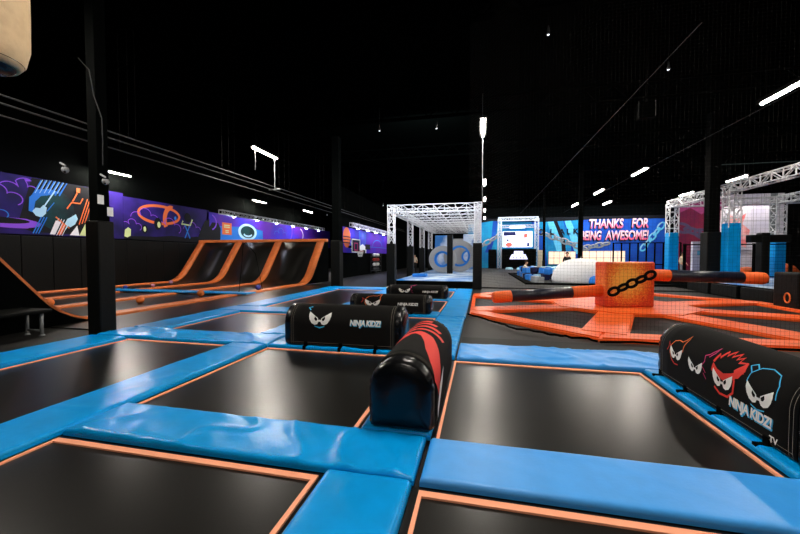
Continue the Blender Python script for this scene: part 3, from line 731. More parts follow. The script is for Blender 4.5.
def ring(label, x, y, z, ro, ri, m, inner=None, dep=.5):
    t = thing('ring_obstacle', label, 'ring', (x,y,z)); bm = NB(); n = 36
    V = [[bm.verts.new((r*math.cos(2*PI*i/n), d, r*math.sin(2*PI*i/n))) for i in range(n)] for r,d in ((ro,-dep/2),(ro,dep/2),(ri,dep/2),(ri,-dep/2))]
    for k in range(4):
        for i in range(n): bm.faces.new((V[k][i],V[k][(i+1)%n],V[(k+1)%4][(i+1)%n],V[(k+1)%4][i])).smooth = k in (0,2)
    bmesh.ops.recalc_face_normals(bm, faces=bm.faces[:]); obj('ring_pad', bm, m, t)
    bm = NB(); V = [[bm.verts.new((r*math.cos(2*PI*i/n), d, r*math.sin(2*PI*i/n))) for i in range(n)] for r,d in ((ri+.01,-dep/2-.03),(ri+.01,dep/2),(ri-.14,dep/2),(ri-.14,-dep/2-.03))]
    for k in range(4):
        for i in range(n): bm.faces.new((V[k][i],V[k][(i+1)%n],V[(k+1)%4][(i+1)%n],V[(k+1)%4][i]))
    obj('inner_rim', bm, 'm_sky', t)
ring('front grey padded ring obstacle with blue inside on the platform', -2.66,26.0,1.27,.97,.58,'grey')
ring('grey ring obstacle partly hidden behind the black post on the platform', -1.55,28.0,1.5,1.22,.8,'grey')
ring('right hand grey ring obstacle framing a pale print on the platform', -.95,30.4,1.45,.9,.56,'grey',dep=.4)
tag(obj('post', bbox(-2.24,-1.86,24.8,25.18,.275,3.0,.03), 'blackpad'), 'black padded post standing in front of the ring obstacles', 'post')
tag(obj('backdrop_block', bbox(-4.1,-2.5,33.0,34.0,.275,3.4,.05), 'print_block'), 'left blue and white printed block behind the rings', 'block')
tag(obj('backdrop_block', bbox(-1.5,-.4,33.0,34.0,.275,3.5,.05), 'print_block'), 'right blue and white printed block behind the rings', 'block')
tag(obj('grey_tower', bbox(-2.48,-1.52,33.2,34.0,.275,3.1,.05), 'grey'), 'grey padded tower block behind the rings', 'block')
tag(obj('foam_step', bbox(-3.9,-3.1,20.6,21.4,.275,.45,.04), 'm_sky'), 'small blue step on the platform near its left edge', 'step')

# ------------------------------------------------------------------ orange spinner arena
AC = (4.2,12.05); AP = 4.9
def octa(ap, rot=22.5): return [(AC[0]+ap/math.cos(rad(22.5))*math.cos(rad(rot+45*i)), AC[1]+ap/math.cos(rad(22.5))*math.sin(rad(rot+45*i))) for i in range(8)]
def clip(pts, xm=-.26):
    out = []
    for a, b in zip(pts, pts[1:]+pts[:1]):
        if a[0] >= xm: out.append(a)
        if (a[0] >= xm) != (b[0] >= xm):
            q = (xm-a[0])/(b[0]-a[0]); out.append((xm, a[1]+(b[1]-a[1])*q))
    return out
def slab(pts, z0, z1, puff=.0):
    bm = prism(NB(), pts, z0, z1)
    bmesh.ops.bevel(bm, geom=[e for e in bm.edges if all(abs(v.co.z-z1) < 1e-5 for v in e.verts)], offset=.03, segments=2, affect='EDGES')
    return bm
O, I_, H_ = octa(AP), octa(AP-.55), octa(1.85)
ring_names = ['right rear','rear','left rear','left','left front','front','right front','right']
sides = {0:'rear right',1:'rear',2:'rear left',3:'left',4:'front left',5:'front',6:'front right',7:'right'}
for i in range(8):
    q = [O[i],O[(i+1)%8],I_[(i+1)%8],I_[i]]; q = clip(q)
    if len(q) > 2: tag(obj('ring_pad', slab(q,-.085,.0), 'orange'), 'orange outer pad on the %s side of the spinner arena' % sides[i], 'pad', 'orange pads of the spinner arena')
    b = clip([I_[i],I_[(i+1)%8],H_[(i+1)%8],H_[i]])
    if len(b) > 2: tag(obj('arena_bed', prism(NB(),b,-.085,-.066), 'arena'), 'dark trampoline wedge on the %s side of the orange block' % sides[i], 'trampoline', 'dark wedges of the spinner arena')
    a = rad(22.5+45*i); d = Vector((math.cos(a),math.sin(a))); nn = Vector((-d.y,d.x)); C2 = Vector(AC)
    r0, r1 = 1.75, (AP-.45)/math.cos(rad(22.5)); w = .42
    q = clip([tuple(C2+d*r0+nn*w), tuple(C2+d*r0-nn*w), tuple(C2+d*r1-nn*w), tuple(C2+d*r1+nn*w)])
    tag(obj('spoke_pad', slab(q,-.062,.012), 'orange'), 'orange spoke pad from the block to the arena %s' % ['corner on the right, rear','rear corner, right','rear corner, left','corner on the left, rear','corner on the left, front','front corner, left of the block','front corner, right of the block','corner on the right, front'][i], 'pad', 'orange pads of the spinner arena')
tag(obj('hub_pad', slab(octa(1.9),-.06,.03), 'orange'), 'orange centre pad under the speckled block', 'pad')
t = thing('spinner', 'orange speckled block with a black chain print and two sweeping arms', 'sweeper', (4.06,12.0,.03), rad(11))
B = .69
c = obj('block', bbox(-B,B,-B,-B+.62,0,1.3,.05,3), 'cube', t)
bm = NB(); links = 5
for k in range(links):
    f = (k+.5)/links; cx = -B+.1+(2*B-.12)*f; cz = .40+.58*f; an = rad(22) if k % 2 == 0 else rad(24)
    wid, hei = .15, (.10 if k % 2 == 0 else .07)
    p = [(cx+u*math.cos(an)-v*math.sin(an), cz+u*math.sin(an)+v*math.cos(an)) for u,v in ell(0,0,wid,hei,20)]
    decal(bm, stroke(p, .085, closed=True), lambda u,v: Vector((u,-B-.012,v)))
r = bmesh.ops.extrude_face_region(bm, geom=bm.faces[:])
for v in r['geom']:
    if isinstance(v, bmesh.types.BMVert): v.co.y += .014
obj('chain_print', bm, 'black_print', c)
def arm(p0, p1, stops, r=.165):
    p0, p1 = Vector(p0), Vector(p1); a = obj('arm', tube(NB(), p0.lerp(p1,stops[0]), p0.lerp(p1,stops[1]), r, 20), 'navy', t)
    a['label'] = 'navy black padded arm'
    s = obj('inner_sleeve', tube(NB(), p0, p0.lerp(p1,stops[0]), r+.006, 20), 'orange_flat', a); s['label'] = 'orange sleeve'
    q = p0.lerp(p1,stops[1]); Lc = (p1-q).length; ra = r+.008
    bm = lathe(NB(), [(ra,0),(ra,Lc-.12),(ra*.93,Lc-.05),(ra*.75,Lc-.012),(ra*.45,Lc)], 24)
    bmesh.ops.transform(bm, matrix=Matrix.Translation(q) @ Vector((0,0,1)).rotation_difference((p1-q).normalized()).to_matrix().to_4x4(), verts=bm.verts[:])
    s = obj('end_cap', bm, 'orange_flat', a); s['label'] = 'orange rounded tip'
arm((-B+.05,-.40,.46), (-3.86,-.46,.25), (.28,.83))
arm((B-.05,-.40,.92), (3.72,-.72,.84), (.19,.80))

# ------------------------------------------------------------------ safety net
def net(label, pts, z0, z1, cell=.062, r=.001):
    bm = NB(); 
    for a, b in zip(pts, pts[1:]):
        a, b = Vector((a[0],a[1],0)), Vector((b[0],b[1],0)); L = (b-a).length; n = int(L/cell); d = (b-a)/n
        for i in range(n+1): tube(bm, a+d*i+Vector((0,0,z0)), a+d*i+Vector((0,0,z1)), r, 3)
        m = int((z1-z0)/cell)
        for k in range(m+1): tube(bm, a+Vector((0,0,z0+k*cell)), b+Vector((0,0,z0+k*cell)), r, 3)
    o = tag(obj('safety_net', bm, 'net'), label, 'net')
    bm = NB(); R2 = random.Random(3)
    for a, b in zip(pts, pts[1:]):
        n = 14; q = []
        for i in range(n+1):
            f = i/n; q.append((a[0]+(b[0]-a[0])*f+R2.uniform(-.03,.03), a[1]+(b[1]-a[1])*f+R2.uniform(-.03,.03), z0+.0+R2.uniform(-.0,.03)))
        path(bm, q, .022, 5)
    obj('bottom_rope', bm, 'black', o)
net('black square mesh safety net hanging in front of the orange spinner arena', [(-.28,9.5),(.75,7.75),(2.1,6.98),(9.4,6.98)], -.04, 7.4)

# ------------------------------------------------------------------ right platform and truss
t = thing('raised_platform', 'low black walled platform behind the spinner arena at right', 'platform', (0,0,-.085))
obj('deck', box(NB(), 9.35,16.5,13.9,24,0,.5), 'black', t)
obj('printed_top', box(NB(), 9.4,16.5,13.95,24,.501,.52), 'print_floor', t)
for k, y in enumerate((14.6,16.3,18.0)):
    bm = bbox(9.27,9.345,y-.75,y+.75,.03,.46,.02); obj('panel', bm, 'blackpad', t)
tag(obj('padded_block', bbox(8.75,9.25,12.2,13.1,-.06,1.02,.05), 'blackpad'), 'black padded box at the right edge behind the orange ring', 'box')
bm = NB(); path(bm, [(8.74,12.55+.0+.1*math.cos(a),.28+.14*math.sin(a)) for a in [2*PI*i/14 for i in range(15)]], .02, 6)
o = obj('ring_emblem', bm, 'orange_print', bpy.data.objects['padded_block'])
t = thing('truss_gantry', 'silver truss gantry on blue padded legs at the right', 'truss frame', (0,0,0))
GZ = 4.3
for x, y, pz in ((10.1,22.0,2.75),(10.1,17.35,2.85),(14.55,21.6,2.45)):
    obj('leg', truss_bm((x,y,pz-.2),(x,y,GZ),.42,.03,.42), 'alu', t)
    obj('leg_pad', bbox(x-.23,x+.23,y-.23,y+.23,.435,pz,.03), 'blue', t)
obj('beam', truss_bm((10.1,22.2,GZ),(10.1,9.5,GZ),.34,.028,.5), 'alu', t)
obj('beam', truss_bm((9.9,22.0,GZ),(19,21.3,GZ),.32,.026,.5), 'alu', t)
obj('beam', truss_bm((14.55,21.6,GZ),(14.55,9.5,GZ),.34,.028,.5), 'alu', t)
t = thing('railing', 'black post and rail fence along the platform at right', 'railing', (0,19.4,.435))
bm = NB(); tube(bm, (9.4,0,1.6), (16.4,0,1.6), .03, 6); tube(bm, (9.4,0,.12), (16.4,0,.12), .03, 6)
for k in range(8): tube(bm, (9.4,0,.35+.16*k), (16.4,0,.35+.16*k), .008, 4)
obj('rail', bm, 'black', t)
for k in range(6): obj('post', box(NB(), 9.4+1.38*k,9.5+1.38*k,-.05,.05,0,1.65), 'black', t)
t = thing('railing', 'black barred fence below the pink thank you lettering', 'railing', (0,28,-.085))
bm = NB(); tube(bm, (9.2,0,2.5), (13.4,0,2.5), .04, 6); tube(bm, (9.2,0,1.0), (13.4,0,1.0), .04, 6); obj('rail', bm, 'black', t)
for k in range(9): obj('post', box(NB(), 9.2+.52*k,9.28+.52*k,-.04,.04,0,2.5), 'black', t)
t = thing('padded_gate', 'black padded T shaped barrier on the platform between the blue legs', 'barrier', (0,16.9,.435))
obj('crossbar', bbox(10.42,11.75,-.15,.15,1.6,1.9,.03), 'blackpad', t)
obj('post', bbox(10.78,11.06,-.17,.17,0,1.98,.03), 'blackpad', t)
tag(obj('printed_panel', bbox(11.5,13.3,22.8,23.0,.435,2.3,.02), 'm_offwhite'), 'white printed panel under the crossbar at right', 'panel')
bm = NB(); P0 = plane_map((11.6,22.78,1.2),(1,0,0),(0,0,1),(0,-1,0)); decal(bm, PT([(.1,.35),(.8,.35),(.8,.6),(.1,.6)]), P0(0.005)); decal(bm, PT([(.9,.3),(1.6,.3),(1.6,.75),(.9,.75)]), P0(.005),1)
obj('print', bm, ['m_light','m_sky'], bpy.data.objects['printed_panel'])
tag(obj('orange_hump', lathe(NB(), [(.7,0),(.68,.3),(.5,.55),(.2,.68),(.02,.7)], 24, (15.4,22.6,.435)), 'orange_flat'), 'orange dome shaped cushion at the right edge beyond the blue leg', 'cushion')
tag(obj('orange_hump', lathe(NB(), [(.5,0),(.48,.25),(.35,.42),(.02,.5)], 24, (13.9,22.6,.435)), 'orange_flat'), 'smaller orange dome cushion left of the farther blue leg', 'cushion')

# maroon mural block, climbing walls
def chain_shapes(p0, p1, n, s, mi, mi2, rot=0):
    sh = []; an = math.atan2(p1[1]-p0[1], p1[0]-p0[0])
    for i in range(n):
        f = i/(n-1); cx, cy = p0[0]+(p1[0]-p0[0])*f, p0[1]+(p1[1]-p0[1])*f
        h = s*(.55 if i % 2 == 0 else .3)
        pts = [(cx+u*math.cos(an)-v*math.sin(an), cy+u*math.sin(an)+v*math.cos(an)) for u,v in ell(0,0,s,h,18)]
        sh.append((stroke(pts, s*.36, closed=True), mi)); sh.append((stroke([(a,b+s*.05) for a,b in pts[2:8]], s*.1), mi2))
    return sh
mural('mural_block', 'maroon pink mural wall painted with a grey chain', (14.1,30,.0), (1,0,0), (0,0,1), (0,-1,0), 3.0, 5.5, 'm_maroon',
  chain_shapes((.3,3.55),(3.0,2.6),5,.55,1,1)+[(PT([(0,5.5),(0,4.6),(.8,5.0),(1.5,4.5),(2.2,5.1),(3,4.7),(3,5.5)]),2)], ['m_chaindk','m_mauve'])
mural('climbing_wall', 'tall pale panelled climbing wall at the right', (17.4,33,.0), (1,0,0), (0,0,1), (0,-1,0), 5.2, 6.3, 'm_offwhite',
  [(lines(1.3*k,0,1.3*k,6.3,1,0,0,.05),1) for k in (1,2,3)]+[(lines(0,1.5*k,5.2,1.5*k,1,0,0,.05),1) for k in (1,2,3,4)]+[(PT([(4.3,0),(4.75,0),(4.75,6.3),(4.3,6.3)]),2)], ['grey','m_chain'])
mural('splash_panel', 'white square panel splashed with rose pink paint', (14.9,26.5,1.9), (1,0,0), (0,0,1), (0,-1,0), 2.5, 2.7, 'm_offwhite',
  [(PT([(.1,.2),(.7,.5),(1.3,.1),(1.5,1.2),(1.1,1.6),(1.3,2.3),(.8,1.9),(.3,2.3),(.4,1.3)]),1),(lines(.83,0,.83,2.7,2,.83,0,.03),2),(lines(0,.9,2.5,.9,2,0,.9,.03),2)], ['m_rose','grey'])
tag(obj('panel_stand', box(NB(), 15.0,17.3,26.55,26.8,-.085,4.4), 'm_offwhite'), 'pale upright wall carrying the rose splashed panel', 'wall panel')

# ------------------------------------------------------------------ back wall
BX = -1.5
S = []
w, h = 22.5, 6.3
def dx(x): return x-BX
S += [(PT([(dx(11.3),0),(dx(21),0),(dx(21),6.2),(dx(12),6.2)]),1)]
for x in (6.9,9.2,10.6): S.append((PT([(dx(x)-.9,6.3),(dx(x)-.2,6.3),(dx(x)+.9,3.6),(dx(x)+1.3,0),(dx(x)+.4,0),(dx(x)+.2,3.4)]),1 if x != 9.2 else 4))
for x in (8.3,10.3): S.append((PT([(dx(x)-.4,6.3),(dx(x)+.3,6.3),(dx(x)+1.4,3.4),(dx(x)+1.5,1.8),(dx(x)+1.0,1.8)]),2))
S.append((PT([(dx(1.6),6.3),(dx(2.2),6.3),(dx(1.9),4),(dx(1.3),2),(dx(.6),2),(dx(1.4),4)]),1))
S.append((PT([(0,6.3),(22.5,6.3),(22.5,5.9),(15,5.95),(9,5.75),(3,6.0),(0,5.6)]),6))
S += chain_shapes((dx(7.3),4.5),(dx(12.2),2.5),8,.55,3,5)+chain_shapes((dx(-.6),2.4),(dx(2.4),4.2),5,.5,3,5)+chain_shapes((dx(12.6),2.6),(dx(14.6),3.0),4,.5,3,5)+chain_shapes((dx(18.7),2.6),(dx(20.4),5.0),5,.5,2,5)
for ch, x in (('O',7.35),('L',8.6),('A',9.75),('L',10.5),('K',11.3)):
    S.append((xf(text_tris(ch,1,.03),dx(x),4.2,.9,.95),4))
def jag(s, x, y, sz, sp):
    out = []; 
    return out
for s, x, y, wd in (('THANKS',14.65,4.9,3.7),('FOR',18.25,4.9,1.75),('BEING',13.0,3.5,2.3),('AWESOME!',16.85,3.5,4.6)):
    T = text_tris(s,1,.03,.12); mn = min(p[0] for t in T for p in t); mx = max(p[0] for t in T for p in t); k = wd/(mx-mn)
    T = [[((a-(mn+mx)/2)*k, b*1.5) for a,b in t] for t in T]
    S.append((xf(T,dx(x)-.12,y-.14),4)); S.append((xf(T,dx(x),y),7))
    S.append(([t for t in xf(T,dx(x),y) if sum(p[1] for p in t)/3 < y+.38],8))
mural('mural', 'huge blue back wall mural with chains and pink thank you lettering', (BX,BY-.02,-.05), (1,0,0), (0,0,1), (0,-1,0), w, h, 'm_wallblue', S,
   ['m_deep','m_light','m_chain','m_black','m_offwhite','m_black','m_pink','m_rosered'])
# lit panels
def lit(label, x0, x1, z0, z1, nx):
    t = thing('lit_panel', label, 'light panel', ((x0+x1)/2, BY-.2, z0)); ww = (x1-x0)/2
    obj('panel', box(NB(), -ww,ww,0,.1,0,z1-z0), 'lit_panel', t)
    bm = NB()
    for i in range(nx+1): box(bm, -ww+2*ww*i/nx-.03,-ww+2*ww*i/nx+.03,-.03,0,0,z1-z0)
    for q in (0,.5,1): box(bm, -ww,ww,-.03,0,(z1-z0)*q-.03,(z1-z0)*q+.03)
    obj('frame', bm, 'grey', t)
lit('warm glowing wall panel left of the black column', 8.25,11.3,.5,2.05,5)
lit('warm glowing wall panel right of the black column', 12.05,16.7,.5,2.1,6)
# stage
t = thing('stage_truss', 'pale lit truss arch around the stage screen', 'truss frame', (0,45.6,-.085))
for x in (2.35,6.65): obj('leg', truss_bm((x,0,0),(x,0,6.1),.4,.05,.6), 'alu', t)
obj('beam', truss_bm((2.2,0,6.1),(6.8,0,6.1),.4,.05,.6), 'alu', t); obj('beam', truss_bm((2.2,0,5.2),(6.8,0,5.2),.3,.04,.6,True), 'alu', t)
t = thing('screen', 'bright stage screen showing pale and red shapes', 'screen', (4.5,46.2,2.6))
obj('panel', box(NB(), -1.75,1.75,0,.15,0,1.95), 'screen_pale', t)
bm = NB(); P0 = plane_map((-1.75,-.005,0),(1,0,0),(0,0,1),(0,-1,0))
decal(bm, PT([(.1,1.4),(1.6,1.45),(1.5,1.9),(.1,1.9)]), P0(0),1); decal(bm, PT(ell(.75,.3,.4,.28)), P0(0),0); decal(bm, PT([(2.5,1.1),(2.9,1.2),(2.95,1.7),(2.5,1.6)]), P0(0),0); decal(bm, PT([(2.85,.1),(3.2,.1),(3.1,.6),(2.9,.5)]), P0(0),1); decal(bm, PT(ell(.6,.85,.14,.16)), P0(0),1)
obj('picture', bm, ['screen_red','screen_dark'], t)
t = thing('stage_light', 'glowing lilac light bar above the stage screen', 'light bar', (4.4,45.4,4.85))
obj('lamp', box(NB(), -.9,.9,-.05,.05,0,.3), 'lilac_glow', t)
t = thing('stage_desk', 'black stage counter with a lilac lettered logo', 'counter', (4.5,45.0,-.085))
obj('body', bbox(-1.9,2.0,-.3,.3,0,2.45,.03), 'black', t)
bm = NB(); P0 = plane_map((0,-.31,1.2),(1,0,0),(0,0,1),(0,-1,0))
decal(bm, PT([(-.55,.62),(.55,.62),(.5,.98),(-.5,.98)]), P0(0)); decal(bm, PT([(-1.05,0),(1.05,0),(.8,.58),(-.8,.58)]), P0(0))

for q in (-.6,-.2,.2,.6): decal(bm, PT([(q-.05,.08),(q+.05,.08),(q+.03,.34),(q-.03,.34)]), P0(.01), 1)
for q in (-.25,0,.25): decal(bm, PT([(q-.03,.68),(q+.03,.68),(q+.03,.82),(q-.03,.82)]), P0(.01), 1)
obj('logo', bm, ['lilac_glow','m_navy'], t)
bm = NB()
for k in range(3): tag(obj('seat_cushion', lathe(NB(), [(.4,0),(.42,.2),(.3,.3),(.02,.32)], 14), 'm_pale', loc=(3.2+1.2*k,41.5,-.085)), ('pale cushion before the stage counter, leftmost','pale cushion before the stage counter, middle','pale cushion before the stage counter, rightmost')[k], 'cushion')
tag(obj('cabinet', bbox(1.0,2.0,45.3,45.9,-.085,2.3,.03), 'black'), 'black cabinet left of the stage counter', 'cabinet')
tag(obj('banner_stand', box(NB(), 6.75,7.3,45.0,45.1,-.085,2.2), 'cream'), 'cream upright banner right of the stage counter', 'banner')

# ------------------------------------------------------------------ foam pit
obj('rubber_floor', box(NB(), -.2,16,17.9,46.7,-.085,-.03), 'tile'); tag(bpy.data.objects['rubber_floor'], 'dark grey tiled rubber floor leading to the stage', 'floor mat')
t = thing('foam_pit', 'dark edged foam pit filled with blue and grey blocks', 'foam pit', (0,0,-.03))
bm = NB(); box(bm, 2.4,2.75,20.1,32,0,.09); box(bm, 2.75,9.6,20.1,20.4,0,.09); box(bm, 2.75,9.6,31.7,32,0,.09); obj('curb', bm, 'black', t)
R3 = random.Random(11); base = [bbox(-.2,.2,-.2,.2,0,.36,.03,1) for _ in range(4)]; protos = []
for bmx, (m, cl) in zip(base, (('m_sky','blue'),('grey','grey'),('m_pale','pale'),('m_navy','dark'))):
    o = obj('foam_block', bmx, m); tag(o, '%s foam block heaped in the pit beside the seated person' % cl, 'foam block', '%s foam blocks in the pit' % cl); protos.append([o, False])
for j in range(9):
    for i in range(12):
        x = 3.15+i*.5; y = 20.9+j*1.1
        if (x > 3.5 and y < 23.6) or abs(x-6.57) < .7 and abs(y-26) < 1: continue
        p = protos[R3.choice((0,0,1,1,2,3,3))]
        o = p[0] if not p[1] else p[0].copy()
        if p[1]: COL.objects.link(o)
        p[1] = True
        o.location = (x+R3.uniform(-.1,.1), y+R3.uniform(-.2,.2), -.03+R3.uniform(0,.02)); o.rotation_euler = (R3.uniform(-.12,.12),R3.uniform(-.12,.12),R3.uniform(0,3))
        if R3.random() < .5:
            q = R3.choice(protos); o2 = q[0].copy(); COL.objects.link(o2); o2.location = o.location+Vector((R3.uniform(-.1,.1),R3.uniform(-.1,.1),.36)); o2.rotation_euler = (R3.uniform(-.12,.12),R3.uniform(-.12,.12),R3.uniform(0,3))
tag(obj('air_cushion', lathe(NB(), [(1.5,0),(1.55,.25),(1.45,.65),(1.2,1.02),(.8,1.27),(.4,1.37),(.03,1.4)], 40, (5.62,22.05,-.03), 0, (1,.8)), 'white_vinyl'), 'large white inflatable dome beside the orange block', 'inflatable')
tag(obj('blue_cushion', lathe(NB(), [(.34,0),(.36,.15),(.3,.36),(.14,.46),(.02,.48)], 24, (6.05,20.78,-.03)), 'm_sky'), 'round blue cushion at the foot of the white dome', 'cushion')

# ------------------------------------------------------------------ people
def person(label, loc, rz, top, legs_, pose='stand', s=1, hair='hair'):
    t = thing('person', label, 'person', loc, rz)
    if pose == 'stand':
        J = {'pel':(0,0,.95,.145),'wai':(0,0,1.1,.13),'che':(0,0,1.32,.155),'nek':(0,0,1.48,.06),'hed':(0,-.02,1.58,.085),'top':(0,-.01,1.68,.085),
          'shl':(-.17,0,1.42,.065),'ell':(-.24,.03,1.16,.045),'hal':(-.2,-.12,.98,.035),'shr':(.17,0,1.42,.065),'elr':(.24,.03,1.16,.045),'har':(.18,-.14,1.0,.035),
          'hpl':(-.09,0,.88,.095),'knl':(-.1,-.01,.5,.065),'anl':(-.1,.02,.09,.045),'tol':(-.11,-.13,.04,.04),'hpr':(.09,0,.88,.095),'knr':(.1,-.01,.5,.065),'anr':(.1,.02,.09,.045),'tor':(.11,-.13,.04,.04)}
    else:
        J = {'pel':(0,0,.16,.15),'wai':(0,-.04,.32,.14),'che':(0,-.12,.55,.16),'nek':(0,-.17,.7,.06),'hed':(0,-.22,.8,.085),'top':(0,-.22,.9,.085),
          'shl':(-.18,-.12,.64,.065),'ell':(-.25,-.3,.45,.05),'hal':(-.12,-.5,.36,.036),'shr':(.18,-.12,.64,.065),'elr':(.25,-.3,.45,.05),'har':(.12,-.5,.36,.036),
          'hpl':(-.1,-.08,.15,.1),'knl':(-.16,-.48,.38,.07),'anl':(-.14,-.8,.07,.05),'tol':(-.14,-.95,.05,.042),'hpr':(.1,-.08,.15,.1),'knr':(.16,-.5,.3,.07),'anr':(.14,-.86,.07,.05),'tor':(.14,-1.0,.05,.042)}
    E = [('pel','wai'),('wai','che'),('che','nek'),('nek','hed'),('hed','top'),('che','shl'),('shl','ell'),('ell','hal'),('che','shr'),('shr','elr'),('elr','har'),('pel','hpl'),('hpl','knl'),('knl','anl'),('anl','tol'),('pel','hpr'),('hpr','knr'),('knr','anr'),('anr','tor')]
    ks = list(J); me = bpy.data.meshes.new('body'); me.from_pydata([[c*s for c in J[k][:3]] for k in ks], [(ks.index(a),ks.index(b)) for a,b in E], [])
    o = bpy.data.objects.new('body', me); COL.objects.link(o)
    sk = o.modifiers.new('s','SKIN'); sk.use_smooth_shade = True
    for i, k in enumerate(ks): me.skin_vertices[0].data[i].radius = (J[k][3]*s,)*2; me.skin_vertices[0].data[i].use_root = k == 'pel'
    ss = o.modifiers.new('d','SUBSURF'); ss.levels = 1; ss.render_levels = 1
    dg = bpy.context.evaluated_depsgraph_get(); dg.update(); m2 = bpy.data.meshes.new_from_object(o.evaluated_get(dg))
    bpy.data.objects.remove(o)
    o = bpy.data.objects.new('body', m2); link(o, t); m2.materials.clear()
    for m in ('skin', top, legs_, 'blackcloth'): m2.materials.append(M[m])
    V = {k: Vector(J[k][:3])*s for k in ks}
    for p in m2.polygons:
        k = min(ks, key=lambda q: (V[q]-p.center).length)
        p.material_index = 0 if k in ('hed','top','nek','hal','har') else 3 if k[:2] in ('an','to') and k != 'top' else 2 if k[:2] in ('hp','kn') or k == 'pel' else 1
        p.use_smooth = True
    h = V['hed']; tp = V['top']; c = (h+tp)/2
    bm = NB(); ball(bm, (0,0,0), .105*s, 0, 14)
    for v in bm.verts: v.co = Vector((v.co.x, v.co.y*1.08, v.co.z*1.1))
    bmesh.ops.delete(bm, geom=[v for v in bm.verts if v.co.y < -.04*s and v.co.z < .045*s or v.co.z < -.07*s], context='VERTS')
    bmesh.ops.translate(bm, verts=bm.verts[:], vec=c+Vector((0,.012*s,.02*s)))
    obj('hair', bm, hair, t)
    bm = NB()
    for sx in (-1,1): ball(bm, c+Vector((sx*.03*s,-.082*s,.0)), .012*s, 0, 8)
    obj('eye', bm, 'black_print', t)
    bm = NB(); tube(bm, c+Vector((0,-.078*s,.0)), c+Vector((0,-.105*s,-.03*s)), .008*s, 6, 0, .016*s); obj('nose', bm, 'skin', t)
    for sx in (-1,1):
        hk = V['hal' if sx < 0 else 'har']; bm = NB()
        for f in range(4): tube(bm, hk+Vector(((f-1.5)*.018*s,-.01,0)), hk+Vector(((f-1.5)*.02*s,-.05*s,-.07*s)), .009*s, 5)
        tube(bm, hk, hk+Vector((-sx*.045*s,-.03*s,-.03*s)), .01*s, 5)
        obj('hand', bm, 'skin', t)
    return t
person('person in cream top sitting on the edge of the foam pit', (3.05,27.2,-.03+.09), rad(75), 'cream', 'blackcloth', 'sit', 1.15)
person('person in black standing behind the white dome', (5.45,24.6,-.03), rad(10), 'blackcloth', 'blackcloth', 'stand', 1.02)
person('person in white top standing behind the white dome, right of the one in black', (6.05,23.6,-.03), rad(200), 'whitecloth', 'blackcloth', 'stand', .86)
person('person in pale top and grey trousers beyond the black barred fence', (13.05,27.0,-.085), rad(30), 'cream', 'greycloth', 'stand', 1.05)
person('person standing behind the truss canopy legs at left', (-6.0,33.0,-.085), rad(20), 'cream', 'blackcloth', 'stand', 1.0)

# ------------------------------------------------------------------ ceiling lamps
def lamp(label, x, y, z, L=1.5, rods=True, rot=0):
    t = thing('tube_light', label, 'light', (x,y,z), rot, 'linear tube lights under the black ceiling')
    obj('tube', tube(NB(), (0,-L/2,0), (0,L/2,0), .045, 8), 'tube', t)
    bm = box(NB(), -.11,.11,-L/2-.04,L/2+.04,.05,.11); box(bm, -.12,-.105,-L/2-.04,L/2+.04,-.01,.11); box(bm, .105,.12,-L/2-.04,L/2+.04,-.01,.11); obj('housing', bm, 'rod', t)
    for s in (-1,1): obj('hanger_rod', tube(NB(), (0,s*L*.4,.1), (0,s*L*.4,CH-z), .008, 5), 'rod', t)
    return t
for a in [
 ('tube light over the centre aisle, nearest one in view',.07,13.0,6.0,1.6),
 ('second tube light along the centre aisle row',.24,22.6,6.0,1.6),
 ('third tube light along the centre aisle row',.33,29.2,6.0,1.6),
 ('fourth tube light along the centre aisle row',.42,36.2,6.0,1.6),
 ('farthest tube light along the centre aisle row',.5,43.5,6.0,1.6),
 ('big bright tube light at the right edge behind the net',8.1,11.9,6.0,1.7),
 ('tube light above the right truss gantry corner, second of its row',8.3,21.6,6.0,1.7),
 ('tube light third from the front in the right hand row behind the net',8.1,27.6,6.0,1.7),
 ('tube light above the back wall mural, farthest of the right row',8.15,34.2,6.0,1.7),
 ('tube light above the word FOR on the back wall',10.5,33.5,6.0,1.7),
 ('tube light resting above the blue legged gantry corner',15.5,26.3,6.3,1.7),
 ('tube light above the maroon mural wall',15.7,32.2,6.35,1.7),
 ('bright tube light above the curved ramp on two thin posts',-9.2,14.05,6.0,1.7),
 ('tube light right behind the black column at left',-18.2,14.6,5.75,1.7),
 ('tube light above the ramp mural light bar',-17.8,26.3,6.0,1.7),
 ('small distant tube light left of the basketball court',-17,33.2,6.0,1.7),
 ('tube light overhead above the camera',.1,4.2,6.0,1.7),
 ('tube light overhead at the right behind the frame edge',8.1,3.0,6.0,1.7),
 ('tube light overhead at the left above the long blue pad',-9.2,3.6,6.0,1.7),
 ('tube light behind the camera',-.0,-4.2,6.0,1.7),
]: lamp(*a)
t = thing('light_mast', 'pair of pale vertical conduits hanging below the ramp tube light', 'conduit', (-9.2,0,0))
bm = NB(); tube(bm, (0,14.75,4.55), (0,14.75,5.95), .02, 6); tube(bm, (0,13.3,5.1), (0,13.3,5.95), .02, 6); obj('drop', bm, 'steel', t)
bm = NB(); tube(bm, (-.3,14.75,4.55), (.3,14.75,4.55), .03, 6); obj('bracket', bm, 'steel', t)
tag(obj('light_pole', tube(NB(), (.07,13.9,3.1), (.07,13.9,CH), .016, 6), 'steel'), 'thin pale pole hanging below the nearest aisle light', 'pole')
